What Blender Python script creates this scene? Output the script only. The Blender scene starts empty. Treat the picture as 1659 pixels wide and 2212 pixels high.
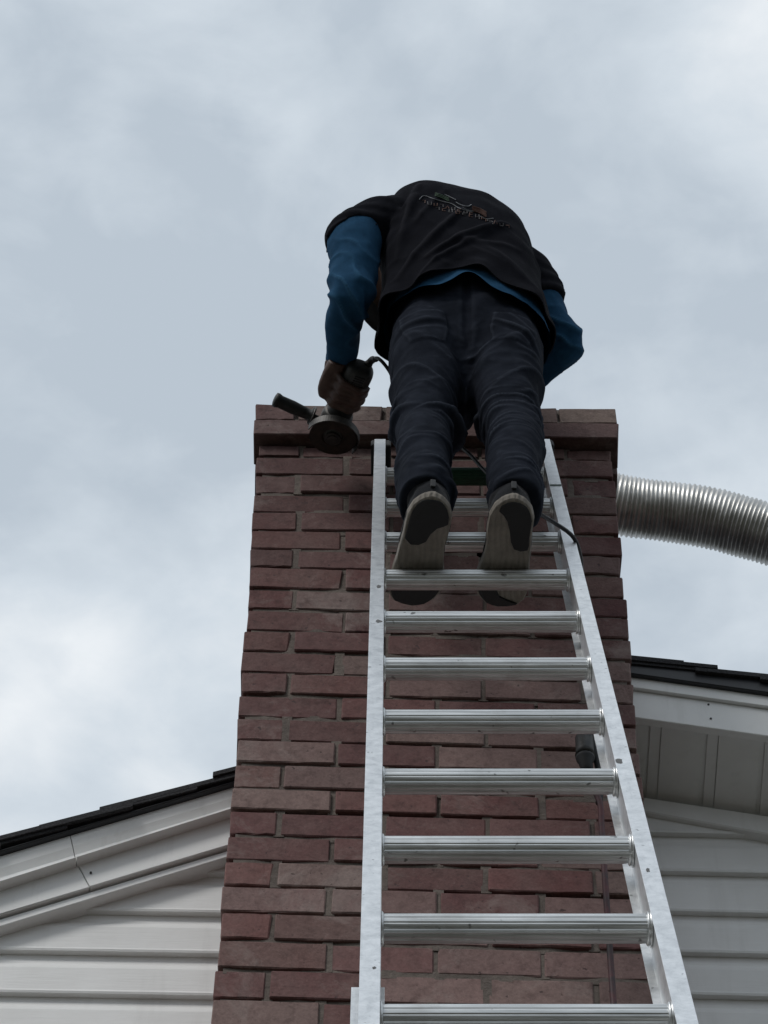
import bpy, bmesh, math, random
import numpy as np
from mathutils import Vector, Matrix, noise
from mathutils.bvhtree import BVHTree

random.seed(7)
sc = bpy.context.scene
COL = sc.collection
rad = math.radians

# ------------------------------------------------------------------ camera
CAM = Vector((0.0, -4.09, 1.6))
PITCH, ROLL, FPX = rad(52.5), rad(1.0), 7400 * 1659 / 1920.0     # focal length in pixels of a 1659 x 2212 picture
_f = Vector((0, math.cos(PITCH), math.sin(PITCH)))
_r0 = Vector((1, 0, 0)); _u0 = _r0.cross(_f)
_r = _r0 * math.cos(ROLL) + _u0 * math.sin(ROLL)
_u = -_r0 * math.sin(ROLL) + _u0 * math.cos(ROLL)
cd = bpy.data.cameras.new('camera'); cam = bpy.data.objects.new('camera', cd); COL.objects.link(cam)
cd.sensor_fit = 'VERTICAL'; cd.sensor_height = 36.0; cd.lens = 36.0 * FPX / 2212.0
cd.clip_start = 0.05; cd.clip_end = 3000
m = Matrix.Identity(4)
for i, v in enumerate((_r, _u, -_f)):
    for k in range(3): m[k][i] = v[k]
m.translation = CAM
cam.matrix_world = m
sc.camera = cam
sc.render.resolution_x, sc.render.resolution_y = 768, 1024

def ray(x, y): return _f + _r * ((x - 829.5) / FPX) - _u * ((y - 1106) / FPX)
def at(x, y, Y):                       # survey helper: the point of the vertical plane y = Y seen at (x, y)
    r = ray(x, y); return CAM + r * ((Y - CAM.y) / r.y)
def atz(x, y, Z):
    r = ray(x, y); return CAM + r * ((Z - CAM.z) / r.z)
S = 1920 / 1659.0
def atf(x, y, Y): return at(x / S, y / S, Y)

# ------------------------------------------------------------------ sky, sun, exposure
SUN_EL, SUN_AZ = rad(44), rad(-137)     # azimuth measured from +y towards +x
w = bpy.data.worlds.new('World'); sc.world = w; w.use_nodes = True
nt = w.node_tree; nt.nodes.clear()
def N(t, **kw):
    n = nt.nodes.new(t)
    for k, v in kw.items(): setattr(n, k, v)
    return n
def LK(a, b): nt.links.new(a, b)
out = N('ShaderNodeOutputWorld'); bg = N('ShaderNodeBackground')
tc = N('ShaderNodeTexCoord')
sky = N('ShaderNodeTexSky', sky_type='NISHITA', sun_disc=False, sun_elevation=SUN_EL, sun_rotation=SUN_AZ)
sky.air_density = 1.0; sky.dust_density = 3.0
n1 = N('ShaderNodeTexNoise'); n1.inputs['Scale'].default_value = 11; n1.inputs['Detail'].default_value = 8; n1.inputs['Roughness'].default_value = .52; n1.inputs['Distortion'].default_value = .35
mp = N('ShaderNodeMapping'); mp.inputs['Scale'].default_value = (1.0, 1.0, 1.9); mp.inputs['Location'].default_value = (3.1, .4, 1.7)
LK(tc.outputs['Generated'], mp.inputs['Vector']); LK(mp.outputs['Vector'], n1.inputs['Vector'])
n2 = N('ShaderNodeTexNoise'); n2.inputs['Scale'].default_value = 4.2; n2.inputs['Detail'].default_value = 2
LK(tc.outputs['Generated'], n2.inputs['Vector'])
add = N('ShaderNodeMath', operation='MULTIPLY_ADD'); add.inputs[1].default_value = .50
LK(n2.outputs['Fac'], add.inputs[0])
mul = N('ShaderNodeMath', operation='MULTIPLY'); mul.inputs[1].default_value = .50
n3 = N('ShaderNodeTexNoise'); n3.inputs['Scale'].default_value = 34; n3.inputs['Detail'].default_value = 7; n3.inputs['Roughness'].default_value = .55; n3.inputs['Distortion'].default_value = .5
LK(mp.outputs['Vector'], n3.inputs['Vector'])
ad3 = N('ShaderNodeMath', operation='MULTIPLY_ADD'); ad3.inputs[1].default_value = .24; LK(n3.outputs['Fac'], ad3.inputs[0]); LK(n1.outputs['Fac'], ad3.inputs[2])
LK(ad3.outputs[0], mul.inputs[0]); LK(mul.outputs[0], add.inputs[2])
# thin places in the cloud deck
last = add.outputs[0]
nrm = N('ShaderNodeVectorMath', operation='NORMALIZE'); LK(tc.outputs['Generated'], nrm.inputs[0])
wob = N('ShaderNodeVectorMath', operation='MULTIPLY_ADD'); wob.inputs[1].default_value = (.06, .06, .06)
LK(n1.outputs['Color'], wob.inputs[0]); LK(nrm.outputs[0], wob.inputs[2])
for (px, py, sz, amp) in ((640, 235, .020, .10), (70, 1370, .024, .08), (250, 1345, .013, .07), (30, 1580, .016, .09), (1650, 60, .035, .02),
                          (1000, 650, .04, -.05), (380, 760, .05, -.05), (1450, 560, .05, -.06), (330, 1520, .04, -.05), (700, 40, .04, -.02)):
    d = ray(px, py).normalized()
    ds = N('ShaderNodeVectorMath', operation='DISTANCE'); ds.inputs[1].default_value = (d.x + .03, d.y + .03, d.z + .03)
    LK(wob.outputs[0], ds.inputs[0])
    mr = N('ShaderNodeMapRange', interpolation_type='SMOOTHERSTEP'); mr.inputs['From Min'].default_value = 0; mr.inputs['From Max'].default_value = sz * 2.0
    mr.inputs['To Min'].default_value = amp; mr.inputs['To Max'].default_value = 0
    LK(ds.outputs['Value'], mr.inputs['Value'])
    a2 = N('ShaderNodeMath', operation='ADD'); LK(last, a2.inputs[0]); LK(mr.outputs[0], a2.inputs[1]); last = a2.outputs[0]
cr = N('ShaderNodeValToRGB'); LK(last, cr.inputs['Fac'])
e = cr.color_ramp.elements
e[0].position = .45; e[0].color = (.465, .53, .598, 1)
e[1].position = .75; e[1].color = (.84, .87, .895, 1)
q = cr.color_ramp.elements.new(.585); q.color = (.605, .668, .728, 1)
# overcast deck dims towards the horizon
sep = N('ShaderNodeSeparateXYZ'); LK(nrm.outputs[0], sep.inputs[0])
hz = N('ShaderNodeMapRange'); hz.inputs['From Min'].default_value = 0; hz.inputs['From Max'].default_value = .75; hz.inputs['To Min'].default_value = .55; hz.inputs['To Max'].default_value = 1.0
LK(sep.outputs['Z'], hz.inputs['Value'])
mx = N('ShaderNodeMix', data_type='RGBA', blend_type='MULTIPLY'); mx.inputs['Factor'].default_value = 1
LK(cr.outputs['Color'], mx.inputs[6]); LK(hz.outputs[0], mx.inputs[7])
sk = N('ShaderNodeMix', data_type='RGBA', blend_type='MULTIPLY'); sk.inputs['Factor'].default_value = 1; sk.inputs[7].default_value = (.08, .08, .08, 1)
LK(sky.outputs['Color'], sk.inputs[6])
m2 = N('ShaderNodeMix', data_type='RGBA'); m2.inputs['Factor'].default_value = .94
LK(sk.outputs[2], m2.inputs[6]); LK(mx.outputs[2], m2.inputs[7])
LK(m2.outputs[2], bg.inputs['Color']); bg.inputs['Strength'].default_value = 1.0
LK(bg.outputs[0], out.inputs['Surface'])

sd = bpy.data.lights.new('sun', 'SUN'); sd.energy = 1.25; sd.angle = rad(16); sd.color = (1, .975, .94)
so = bpy.data.objects.new('sun', sd); COL.objects.link(so)
sv = Vector((math.sin(SUN_AZ) * math.cos(SUN_EL), math.cos(SUN_AZ) * math.cos(SUN_EL), math.sin(SUN_EL)))
so.rotation_euler = sv.to_track_quat('Z', 'Y').to_euler(); so.location = (0, -3, 20)
vs = sc.view_settings
vs.view_transform = 'Standard'; vs.look = 'None'; vs.exposure = 0.16; vs.gamma = 1.0; vs.use_curve_mapping = False

# ------------------------------------------------------------------ helpers
def tag(o, label=None, cat=None, kind=None, group=None):
    if label: o['label'] = label
    if cat: o['category'] = cat
    if kind: o['kind'] = kind
    if group: o['group'] = group
    return o
def empty(name, loc, label, cat):
    o = bpy.data.objects.new(name, None); COL.objects.link(o); o.location = loc; o.empty_display_size = .2
    return tag(o, label, cat)
def link(name, me, mat=None, parent=None, smooth=False):
    o = bpy.data.objects.new(name, me); COL.objects.link(o)
    if mat and not me.materials: me.materials.append(mat)
    if parent:
        o.parent = parent
        if parent.type == 'EMPTY': o.matrix_parent_inverse = Matrix.Translation(-parent.location)   # part meshes are in world coordinates
    if smooth:
        me.polygons.foreach_set('use_smooth', [True] * len(me.polygons))
    return o
class MB:
    def __init__(s): s.v = []; s.f = []
    def add(s, vs, fs):
        b = len(s.v); s.v += [tuple(v) for v in vs]; s.f += [tuple(i + b for i in f) for f in fs]
    def box(s, p0, p1, M=None):
        x0, y0, z0 = p0; x1, y1, z1 = p1
        vs = [Vector(v) for v in ((x0,y0,z0),(x1,y0,z0),(x1,y1,z0),(x0,y1,z0),(x0,y0,z1),(x1,y0,z1),(x1,y1,z1),(x0,y1,z1))]
        if M: vs = [M @ v for v in vs]
        s.add(vs, [(0,3,2,1),(4,5,6,7),(0,1,5,4),(1,2,6,5),(2,3,7,6),(3,0,4,7)])
    def prism(s, a, b):                # two matching loops -> closed prism
        n = len(a); s.add(list(a) + list(b), [tuple(range(n))[::-1], tuple(range(n, 2 * n))] + [(i, (i + 1) % n, n + (i + 1) % n, n + i) for i in range(n)])
    def rings(s, R, cap=True, close=False):
        n = len(R[0]); vs = [p for r in R for p in r]; fs = []
        for k in range(len(R) - 1 + (1 if close else 0)):
            k2 = (k + 1) % len(R)
            for i in range(n): fs.append((k*n+i, k*n+(i+1)%n, k2*n+(i+1)%n, k2*n+i))
        if cap and not close:
            fs.append(tuple(range(n))[::-1]); fs.append(tuple((len(R)-1)*n + i for i in range(n)))
        s.add(vs, fs)
    def tube(s, pts, r, n=10, cap=True):
        pts = [Vector(p) for p in pts]; rr = r if hasattr(r, '__len__') else [r] * len(pts)
        s.rings(tube_rings(pts, rr, n), cap)
    def mesh(s, name, bevel=0, seg=1):
        me = bpy.data.meshes.new(name); me.from_pydata(s.v, [], s.f); 
        bm = bmesh.new(); bm.from_mesh(me); bmesh.ops.recalc_face_normals(bm, faces=bm.faces)
        if bevel:
            bmesh.ops.bevel(bm, geom=[e for e in bm.edges if len(e.link_faces) == 2 and e.calc_face_angle(0) > .6], offset=bevel, segments=seg, affect='EDGES', clamp_overlap=True)
        bm.to_mesh(me); bm.free(); return me
    def build(s, name, mat, parent=None, smooth=False, bevel=0, seg=1):
        return link(name, s.mesh(name, bevel, seg), mat, parent, smooth)
def frames(pts):
    T = []
    for i in range(len(pts)):
        a = pts[max(i-1, 0)]; b = pts[min(i+1, len(pts)-1)]; T.append((b - a).normalized())
    u = T[0].orthogonal().normalized(); F = []
    for t in T:
        u = (u - t * u.dot(t)).normalized(); F.append((t, u, t.cross(u)))
    return F
def tube_rings(pts, rr, n):
    return [[p + (u * math.cos(2*math.pi*i/n) + v * math.sin(2*math.pi*i/n)) * r for i in range(n)] for p, r, (t, u, v) in zip(pts, rr, frames(pts))]
def spline(P, n):                      # Catmull-Rom through P (tuples of floats), n samples per span
    P = [np.array(p, float) for p in P]; out = []
    Q = [2*P[0]-P[1]] + P + [2*P[-1]-P[-2]]
    for i in range(1, len(Q)-2):
        for k in range(n):
            t = k / n; a, b, c, d = Q[i-1], Q[i], Q[i+1], Q[i+2]
            out.append(.5*((2*b)+(-a+c)*t+(2*a-5*b+4*c-d)*t*t+(-a+3*b-3*c+d)*t**3))
    out.append(P[-1]); return out
def vspline(P, n): return [Vector(q) for q in spline([tuple(p) for p in P], n)]

# ------------------------------------------------------------------ materials
def mat(name, base=(.5,.5,.5), rough=.6, metal=0, fn=None):
    M = bpy.data.materials.new(name); M.use_nodes = True
    t = M.node_tree; b = t.nodes['Principled BSDF']
    b.inputs['Base Color'].default_value = (*base, 1); b.inputs['Roughness'].default_value = rough; b.inputs['Metallic'].default_value = metal
    if fn: fn(t, b)
    return M
def nd(t, typ, **kw):
    n = t.nodes.new(typ)
    for k, v in kw.items():
        if k in n.inputs.keys(): n.inputs[k].default_value = v
        else: setattr(n, k, v)
    return n
def coord(t, kind='Object', scale=(1,1,1)):
    c = nd(t, 'ShaderNodeTexCoord'); mpn = nd(t, 'ShaderNodeMapping'); mpn.inputs['Scale'].default_value = scale
    t.links.new(c.outputs[kind], mpn.inputs[0]); return mpn.outputs[0]
def gpos(t, scale=(1,1,1)):
    c = nd(t, 'ShaderNodeNewGeometry'); mpn = nd(t, 'ShaderNodeMapping'); mpn.inputs['Scale'].default_value = scale
    t.links.new(c.outputs['Position'], mpn.inputs[0]); return mpn.outputs[0]
def noi(t, vec, scale, detail=4, rough=.5, dist=0):
    n = nd(t, 'ShaderNodeTexNoise', Scale=scale, Detail=detail, Roughness=rough, Distortion=dist); t.links.new(vec, n.inputs['Vector']); return n.outputs['Fac']
def ramp(t, fac, stops):
    r = nd(t, 'ShaderNodeValToRGB'); t.links.new(fac, r.inputs[0]); el = r.color_ramp.elements
    while len(el) < len(stops): el.new(.5)
    for e_, (p, c) in zip(el, stops): e_.position = p; e_.color = (*c, 1) if len(c) == 3 else c
    return r.outputs[0]
def mixc(t, fac, a, b, mode='MIX'):
    x = nd(t, 'ShaderNodeMix', data_type='RGBA', blend_type=mode)
    for val, i in ((fac, 0), (a, 6), (b, 7)):
        if isinstance(val, (int, float)): x.inputs[i].default_value = val
        elif isinstance(val, tuple): x.inputs[i].default_value = (*val, 1)
        else: t.links.new(val, x.inputs[i])
    return x.outputs[2]
def bump(t, b, h, strength=.4, dist=.01, prev=None):
    n = nd(t, 'ShaderNodeBump', Strength=strength, Distance=dist); t.links.new(h, n.inputs['Height'])
    if prev: t.links.new(prev, n.inputs['Normal'])
    t.links.new(n.outputs[0], b.inputs['Normal']); return n.outputs[0]
def setc(t, b, c): t.links.new(c, b.inputs['Base Color'])
def setr(t, b, fac, lo, hi):
    r = nd(t, 'ShaderNodeMapRange'); r.inputs['To Min'].default_value = lo; r.inputs['To Max'].default_value = hi
    t.links.new(fac, r.inputs[0]); t.links.new(r.outputs[0], b.inputs['Roughness'])

def f_brick(t, b):
    oi = nd(t, 'ShaderNodeObjectInfo'); p = gpos(t)
    big = noi(t, p, 9, 4, .6); fine = noi(t, p, 160, 4, .7); pit = noi(t, p, 70, 3, .5)
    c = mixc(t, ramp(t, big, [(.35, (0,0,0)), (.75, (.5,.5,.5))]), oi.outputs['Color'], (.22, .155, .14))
    c = mixc(t, .55, c, ramp(t, fine, [(.3, (.45,.42,.42)), (.7, (1.0,1.0,1.0))]), 'MULTIPLY')
    mid = noi(t, p, 34, 5, .7, .3); c = mixc(t, .7, c, ramp(t, mid, [(.32, (.50,.46,.46)), (.5, (.95,.95,.95)), (.68, (1.0,1.0,1.0))]), 'MULTIPLY')
    c = mixc(t, ramp(t, mid, [(.6, (0,0,0)), (.75, (.22,.22,.22))]), c, (.36, .30, .27))
    lime = noi(t, p, 5.5, 6, .75, .6)
    c = mixc(t, ramp(t, lime, [(.54, (0,0,0)), (.70, (.34,.34,.34))]), c, (.40, .345, .315))
    c = mixc(t, ramp(t, pit, [(.28, (.8,.8,.8)), (.33, (0,0,0))]), c, (.05, .03, .03))
    setc(t, b, c)
    b1 = bump(t, b, pit, .35, .004); bump(t, b, fine, .45, .002, b1)
M_brick = mat('brick_clay', rough=.88, fn=f_brick)
def f_mortar(t, b):
    p = gpos(t); a = noi(t, p, 60, 5, .7); g = noi(t, p, 7, 3)
    setc(t, b, mixc(t, .5, ramp(t, g, [(.3, (.125,.100,.088)), (.7, (.215,.180,.155))]), ramp(t, a, [(.3, (.35,.35,.35)), (.7, (1,1,1))]), 'MULTIPLY'))
    bump(t, b, a, .8, .006)
M_mortar = mat('mortar', rough=.95, fn=f_mortar)
def f_vinyl(t, b):
    p = gpos(t, (1, 1, 14)); a = noi(t, p, 9, 5, .65); g = noi(t, gpos(t), 3.0, 5, .65); st = noi(t, gpos(t, (7, 1, .8)), 3, 4, .6)
    c = mixc(t, ramp(t, g, [(.42, (0,0,0)), (.75, (.22,.22,.22))]), (.85, .85, .84), (.42, .40, .37))
    c = mixc(t, ramp(t, st, [(.55, (0,0,0)), (.8, (.18,.18,.18))]), c, (.36, .34, .32))
    setc(t, b, c); bump(t, b, a, .3, .003)
M_vinyl = mat('vinyl_siding', rough=.5, fn=f_vinyl)
def f_trim(t, b):
    p = gpos(t); g = noi(t, p, 5, 6, .7); st = noi(t, gpos(t, (9, 9, 1.2)), 4, 4, .6)
    c = mixc(t, ramp(t, g, [(.45, (0,0,0)), (.8, (.25,.25,.25))]), (.84, .84, .83), (.48, .46, .44))
    setc(t, b, mixc(t, ramp(t, st, [(.58, (0,0,0)), (.85, (.2,.2,.2))]), c, (.33, .31, .28))); bump(t, b, noi(t, p, 3, 2), .12, .02)
M_trim = mat('painted_trim', rough=.45, fn=f_trim)
M_seam = mat('dark_gap', (.05, .048, .045), .8)
def f_shingle(t, b):
    p = gpos(t); a = noi(t, p, 220, 3, .8)
    setc(t, b, ramp(t, a, [(.3, (.012,.012,.014)), (.7, (.05,.05,.055))])); bump(t, b, a, .8, .004)
M_shingle = mat('asphalt_shingle', rough=.95, fn=f_shingle)
M_drip = mat('black_drip_edge', (.02, .021, .025), .45)
def f_alu(t, b):
    p = coord(t, 'Object', (1,1,1)); g = gpos(t)
    mott = noi(t, g, 42, 7, .72, .3); streak = noi(t, gpos(t, (60, 9, 4)), 2.2, 5, .65); spot = noi(t, g, 75, 2, .4)
    c = ramp(t, mott, [(.30, (.60,.61,.62)), (.48, (.77,.78,.785)), (.66, (.90,.905,.91))])
    c = mixc(t, ramp(t, streak, [(.55, (0,0,0)), (.8, (.25,.25,.25))]), c, (.40, .41, .42))
    c = mixc(t, ramp(t, spot, [(.72, (0,0,0)), (.78, (.6,.6,.6))]), c, (.15, .15, .15))
    setc(t, b, c); setr(t, b, mott, .25, .42); bump(t, b, streak, .05, .003)
M_alu = mat('weathered_aluminium', rough=.45, metal=.85, fn=f_alu)
def f_rung(t, b):
    g = gpos(t, (.6, 14, 14)); s = noi(t, g, 12, 5, .6); sp = noi(t, gpos(t), 60, 2, .4); bl = noi(t, gpos(t), 12, 5, .65)
    c = ramp(t, s, [(.3, (.48,.49,.485)), (.7, (.80,.81,.81))])
    c = mixc(t, ramp(t, bl, [(.5, (0,0,0)), (.75, (.5,.5,.5))]), c, (.36, .35, .33))
    c = mixc(t, ramp(t, sp, [(.70, (0,0,0)), (.75, (.8,.8,.8))]), c, (.10, .095, .09))
    setc(t, b, c); setr(t, b, s, .25, .5)
M_rung = mat('worn_rung_aluminium', rough=.35, metal=.9, fn=f_rung)
M_rub = mat('black_rubber', (.016, .017, .019), .7)
def f_green(t, b):
    g = noi(t, gpos(t), 40, 4, .6); setc(t, b, ramp(t, g, [(.3, (.004,.024,.011)), (.7, (.006,.045,.02))]))
M_green = mat('green_paint', rough=.5, fn=f_green)
def cloth(lo, hi, fuzz=900, sheen=.3, blot=7, crest_col=None):
    def fn(t, b):
        g = gpos(t); a = noi(t, g, blot, 4, .6); wv = noi(t, g, fuzz, 2, .6); md = noi(t, g, 60, 3, .6)
        c_ = mixc(t, .5, ramp(t, a, [(.3, lo), (.7, hi)]), ramp(t, md, [(.3, (.6,.6,.6)), (.7, (1,1,1))]), 'MULTIPLY')
        if crest_col:
            pt = nd(t, 'ShaderNodeNewGeometry'); c_ = mixc(t, ramp(t, pt.outputs['Pointiness'], [(.505, (0,0,0)), (.56, (.8,.8,.8))]), c_, crest_col)  # convex fold crests are mixed towards a paler colour
        setc(t, b, c_)
        b1 = bump(t, b, md, .15, .004); bump(t, b, wv, .35, .0012, b1)
        b.inputs['Sheen Weight'].default_value = sheen; b.inputs['Sheen Roughness'].default_value = .5; b.inputs['Specular IOR Level'].default_value = .04
    return fn
M_shirt = mat('black_cotton', rough=.92, fn=cloth((.0075,.0080,.0115), (.0110,.0117,.0162), sheen=0, crest_col=(.026, .026, .032)))
M_blue = mat('blue_jersey', rough=.85, fn=cloth((.015,.056,.115), (.023,.077,.150), sheen=.0, crest_col=(.036, .105, .19)))
M_denim = mat('charcoal_denim', rough=.92, fn=cloth((.0080,.0102,.0160), (.0190,.0228,.0330), sheen=.0, blot=9, crest_col=(.046, .053, .070)))
def f_skin(t, b):
    g = gpos(t); a = noi(t, g, 30, 4, .6); setc(t, b, ramp(t, a, [(.3, (.055,.028,.021)), (.7, (.10,.054,.041))])); b.inputs['Subsurface Weight'].default_value = .08; b.inputs['Subsurface Radius'].default_value = (.01,.004,.002)
    bump(t, b, noi(t, g, 120, 3), .25, .002)
M_skin = mat('skin', rough=.55, fn=f_skin)
def f_sole(t, b):
    wv = nd(t, 'ShaderNodeTexWave', Scale=28, Distortion=5.0); wv.inputs['Detail'].default_value = 2; t.links.new(gpos(t, (1, .7, 1)), wv.inputs['Vector'])
    d = noi(t, gpos(t), 35, 5, .7)
    c = mixc(t, ramp(t, d, [(.4, (0,0,0)), (.75, (.7,.7,.7))]), (.225, .20, .17), (.125, .11, .095))
    setc(t, b, mixc(t, .18, c, ramp(t, wv.outputs['Fac'], [(.35, (.5,.5,.5)), (.6, (1,1,1))]), 'MULTIPLY')); bump(t, b, wv.outputs['Fac'], .5, .003)
M_sole = mat('beige_foam_sole', rough=.8, fn=f_sole)
M_soleblk = mat('black_sole_rubber', (.012, .012, .013), .75)
M_upper = mat('black_shoe_mesh', rough=.9, fn=cloth((.008,.009,.011), (.02,.021,.025), sheen=.1))
M_cap = mat('brown_hat_felt', rough=.9, fn=cloth((.05,.03,.02), (.08,.05,.035)))
M_capdk = mat('dark_hat_brim', (.012,.011,.011), .8)
def f_tool(t, b):
    g = gpos(t); d = noi(t, g, 45, 5, .7); setc(t, b, ramp(t, d, [(.4, (.010,.012,.013)), (.75, (.055,.05,.045))]))
M_tool = mat('black_tool_plastic', rough=.55, fn=f_tool)
M_toolgr = mat('dark_green_grip', (.007, .009, .008), .6)
def f_dustm(t, b):
    g = gpos(t); d = noi(t, g, 40, 5, .7); setc(t, b, ramp(t, d, [(.3, (.03,.029,.028)), (.7, (.13,.124,.118))])); setr(t, b, d, .4, .7)
M_gear = mat('dusty_cast_metal', rough=.5, metal=.6, fn=f_dustm)
def f_disc(t, b):
    g = gpos(t); d = noi(t, g, 90, 4, .7); setc(t, b, ramp(t, d, [(.3, (.012,.009,.008)), (.7, (.042,.026,.020))]))
M_disc = mat('worn_abrasive_disc', rough=.8, fn=f_disc)
M_cord = mat('black_cable', (.014, .015, .017), .55)
def f_redc(t, b):
    d = noi(t, gpos(t), 25, 4, .6); setc(t, b, ramp(t, d, [(.35, (.022,.016,.018)), (.65, (.10,.022,.028))]))
M_redcord = mat('dirty_red_cable', rough=.6, fn=f_redc)
def f_duct(t, b):
    d = noi(t, gpos(t), 26, 5, .65); setc(t, b, ramp(t, d, [(.3, (.40,.39,.37)), (.7, (.68,.675,.655))])); setr(t, b, d, .30, .50)
M_duct = mat('corrugated_aluminium', rough=.3, metal=.95, fn=f_duct)
def f_ground(t, b):
    g = gpos(t); a = noi(t, g, 1.2, 5, .65); f2 = noi(t, g, 60, 3, .7)
    c = ramp(t, a, [(.35, (.060,.062,.040)), (.6, (.085,.080,.058)), (.75, (.12,.105,.085))])
    setc(t, b, mixc(t, .5, c, ramp(t, f2, [(.3, (.4,.4,.4)), (.7, (1,1,1))]), 'MULTIPLY')); bump(t, b, f2, .8, .03)
M_ground = mat('lawn', rough=.95, fn=f_ground)
M_crown = mat('flue_clay', (.25, .13, .09), .85)

# ------------------------------------------------------------------ ground
g = MB(); g.add([(-900,-900,0),(900,-900,0),(900,900,0),(-900,900,0)], [(0,1,2,3)])
tag(g.build('ground', M_ground), 'patchy lawn around the house, outside the picture', kind='structure')

# ------------------------------------------------------------------ chimney
XL, XR, CD = -.294, .529, .60           # front corners and depth
chim = empty('brick_chimney', (.12, .3, 0), 'tall red brick chimney with projecting cap courses, behind the ladder', 'chimney')
rowL = [1138,1183,1229,1275,1323,1369,1414,1467,1517,1570,1623,1677,1730,1787,1845,1904,1965,2021,2082,2145,2208,2275,2344,2416,2490,2563,2638]
rowdx = np.interp(range(1, 28), [1,5,6,8,12,15,27], [10,12,19,25,27,28,33])
ZL = [atf(645-(y-1100)*.0785, y, 0).z for y in rowL]
ZR = [atf(1542+(y-1150)*.085, y+d, 0).z for y, d in zip(rowL, rowdx)]
zcapL = [atf(640, 1084, -.026).z, atf(641, 1047.5, -.026).z, atf(641, 1007, -.026).z]
zcapR = [atf(1546, 1098, -.026).z, atf(1546, 1053, -.026).z, atf(1545, 1010.5, -.026).z]

def brick_mesh(name, L, D, H, seed, nick=.0007):
    rnd = random.Random(seed)
    bm = bmesh.new(); bmesh.ops.create_cube(bm, size=1)
    bmesh.ops.scale(bm, vec=(L, D, H), verts=bm.verts)
    bmesh.ops.subdivide_edges(bm, edges=[e for e in bm.edges if abs((e.verts[0].co - e.verts[1].co).x) > L*.5], cuts=4)
    bmesh.ops.bevel(bm, geom=[e for e in bm.edges if e.calc_face_angle(0) > .6], offset=.0022, segments=1, affect='EDGES')
    for v in bm.verts:
        v.co += Vector([rnd.uniform(-1, 1) * nick for _ in range(3)])
    if rnd.random() < .12:               # a knocked-off corner
        c = Vector((rnd.choice((-1, 1)) * L/2, -D/2, rnd.choice((-1, 1)) * H/2))
        for v in bm.verts:
            d = (v.co - c).length
            if d < .022: v.co += (Vector((0, 0, 0)) - c).normalized() * (.022 - d) * .25
    me = bpy.data.meshes.new(name); bm.to_mesh(me); bm.free(); me.materials.append(M_brick); return me
BL, BD, BH = .1965, .092, .060
stretchers = [brick_mesh('stretcher', BL, BD, BH, s) for s in range(9)]
headers = [brick_mesh('header', .0945, BD, BH, 40 + s) for s in range(5)]

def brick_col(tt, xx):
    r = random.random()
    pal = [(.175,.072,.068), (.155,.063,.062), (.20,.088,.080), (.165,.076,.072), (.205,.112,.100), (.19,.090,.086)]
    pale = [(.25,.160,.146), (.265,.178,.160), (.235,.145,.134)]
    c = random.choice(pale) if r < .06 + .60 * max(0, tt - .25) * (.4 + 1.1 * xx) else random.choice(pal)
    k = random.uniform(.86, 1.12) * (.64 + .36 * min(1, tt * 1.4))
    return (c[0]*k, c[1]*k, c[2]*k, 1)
nb = 0
def brick(mesh, loc, rz=0, ry=0, sx=1, sz=1, col=(.2,.1,.1,1)):
    global nb
    o = link('brick', mesh, None, chim); o.location = loc
    o.rotation_euler = (rad(random.uniform(-.6, .6)), ry + rad(random.uniform(-.15, .15)), rz + rad(random.uniform(-.35, .35)))
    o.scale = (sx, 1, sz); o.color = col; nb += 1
    return o
mort = MB()
J = .0088
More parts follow.
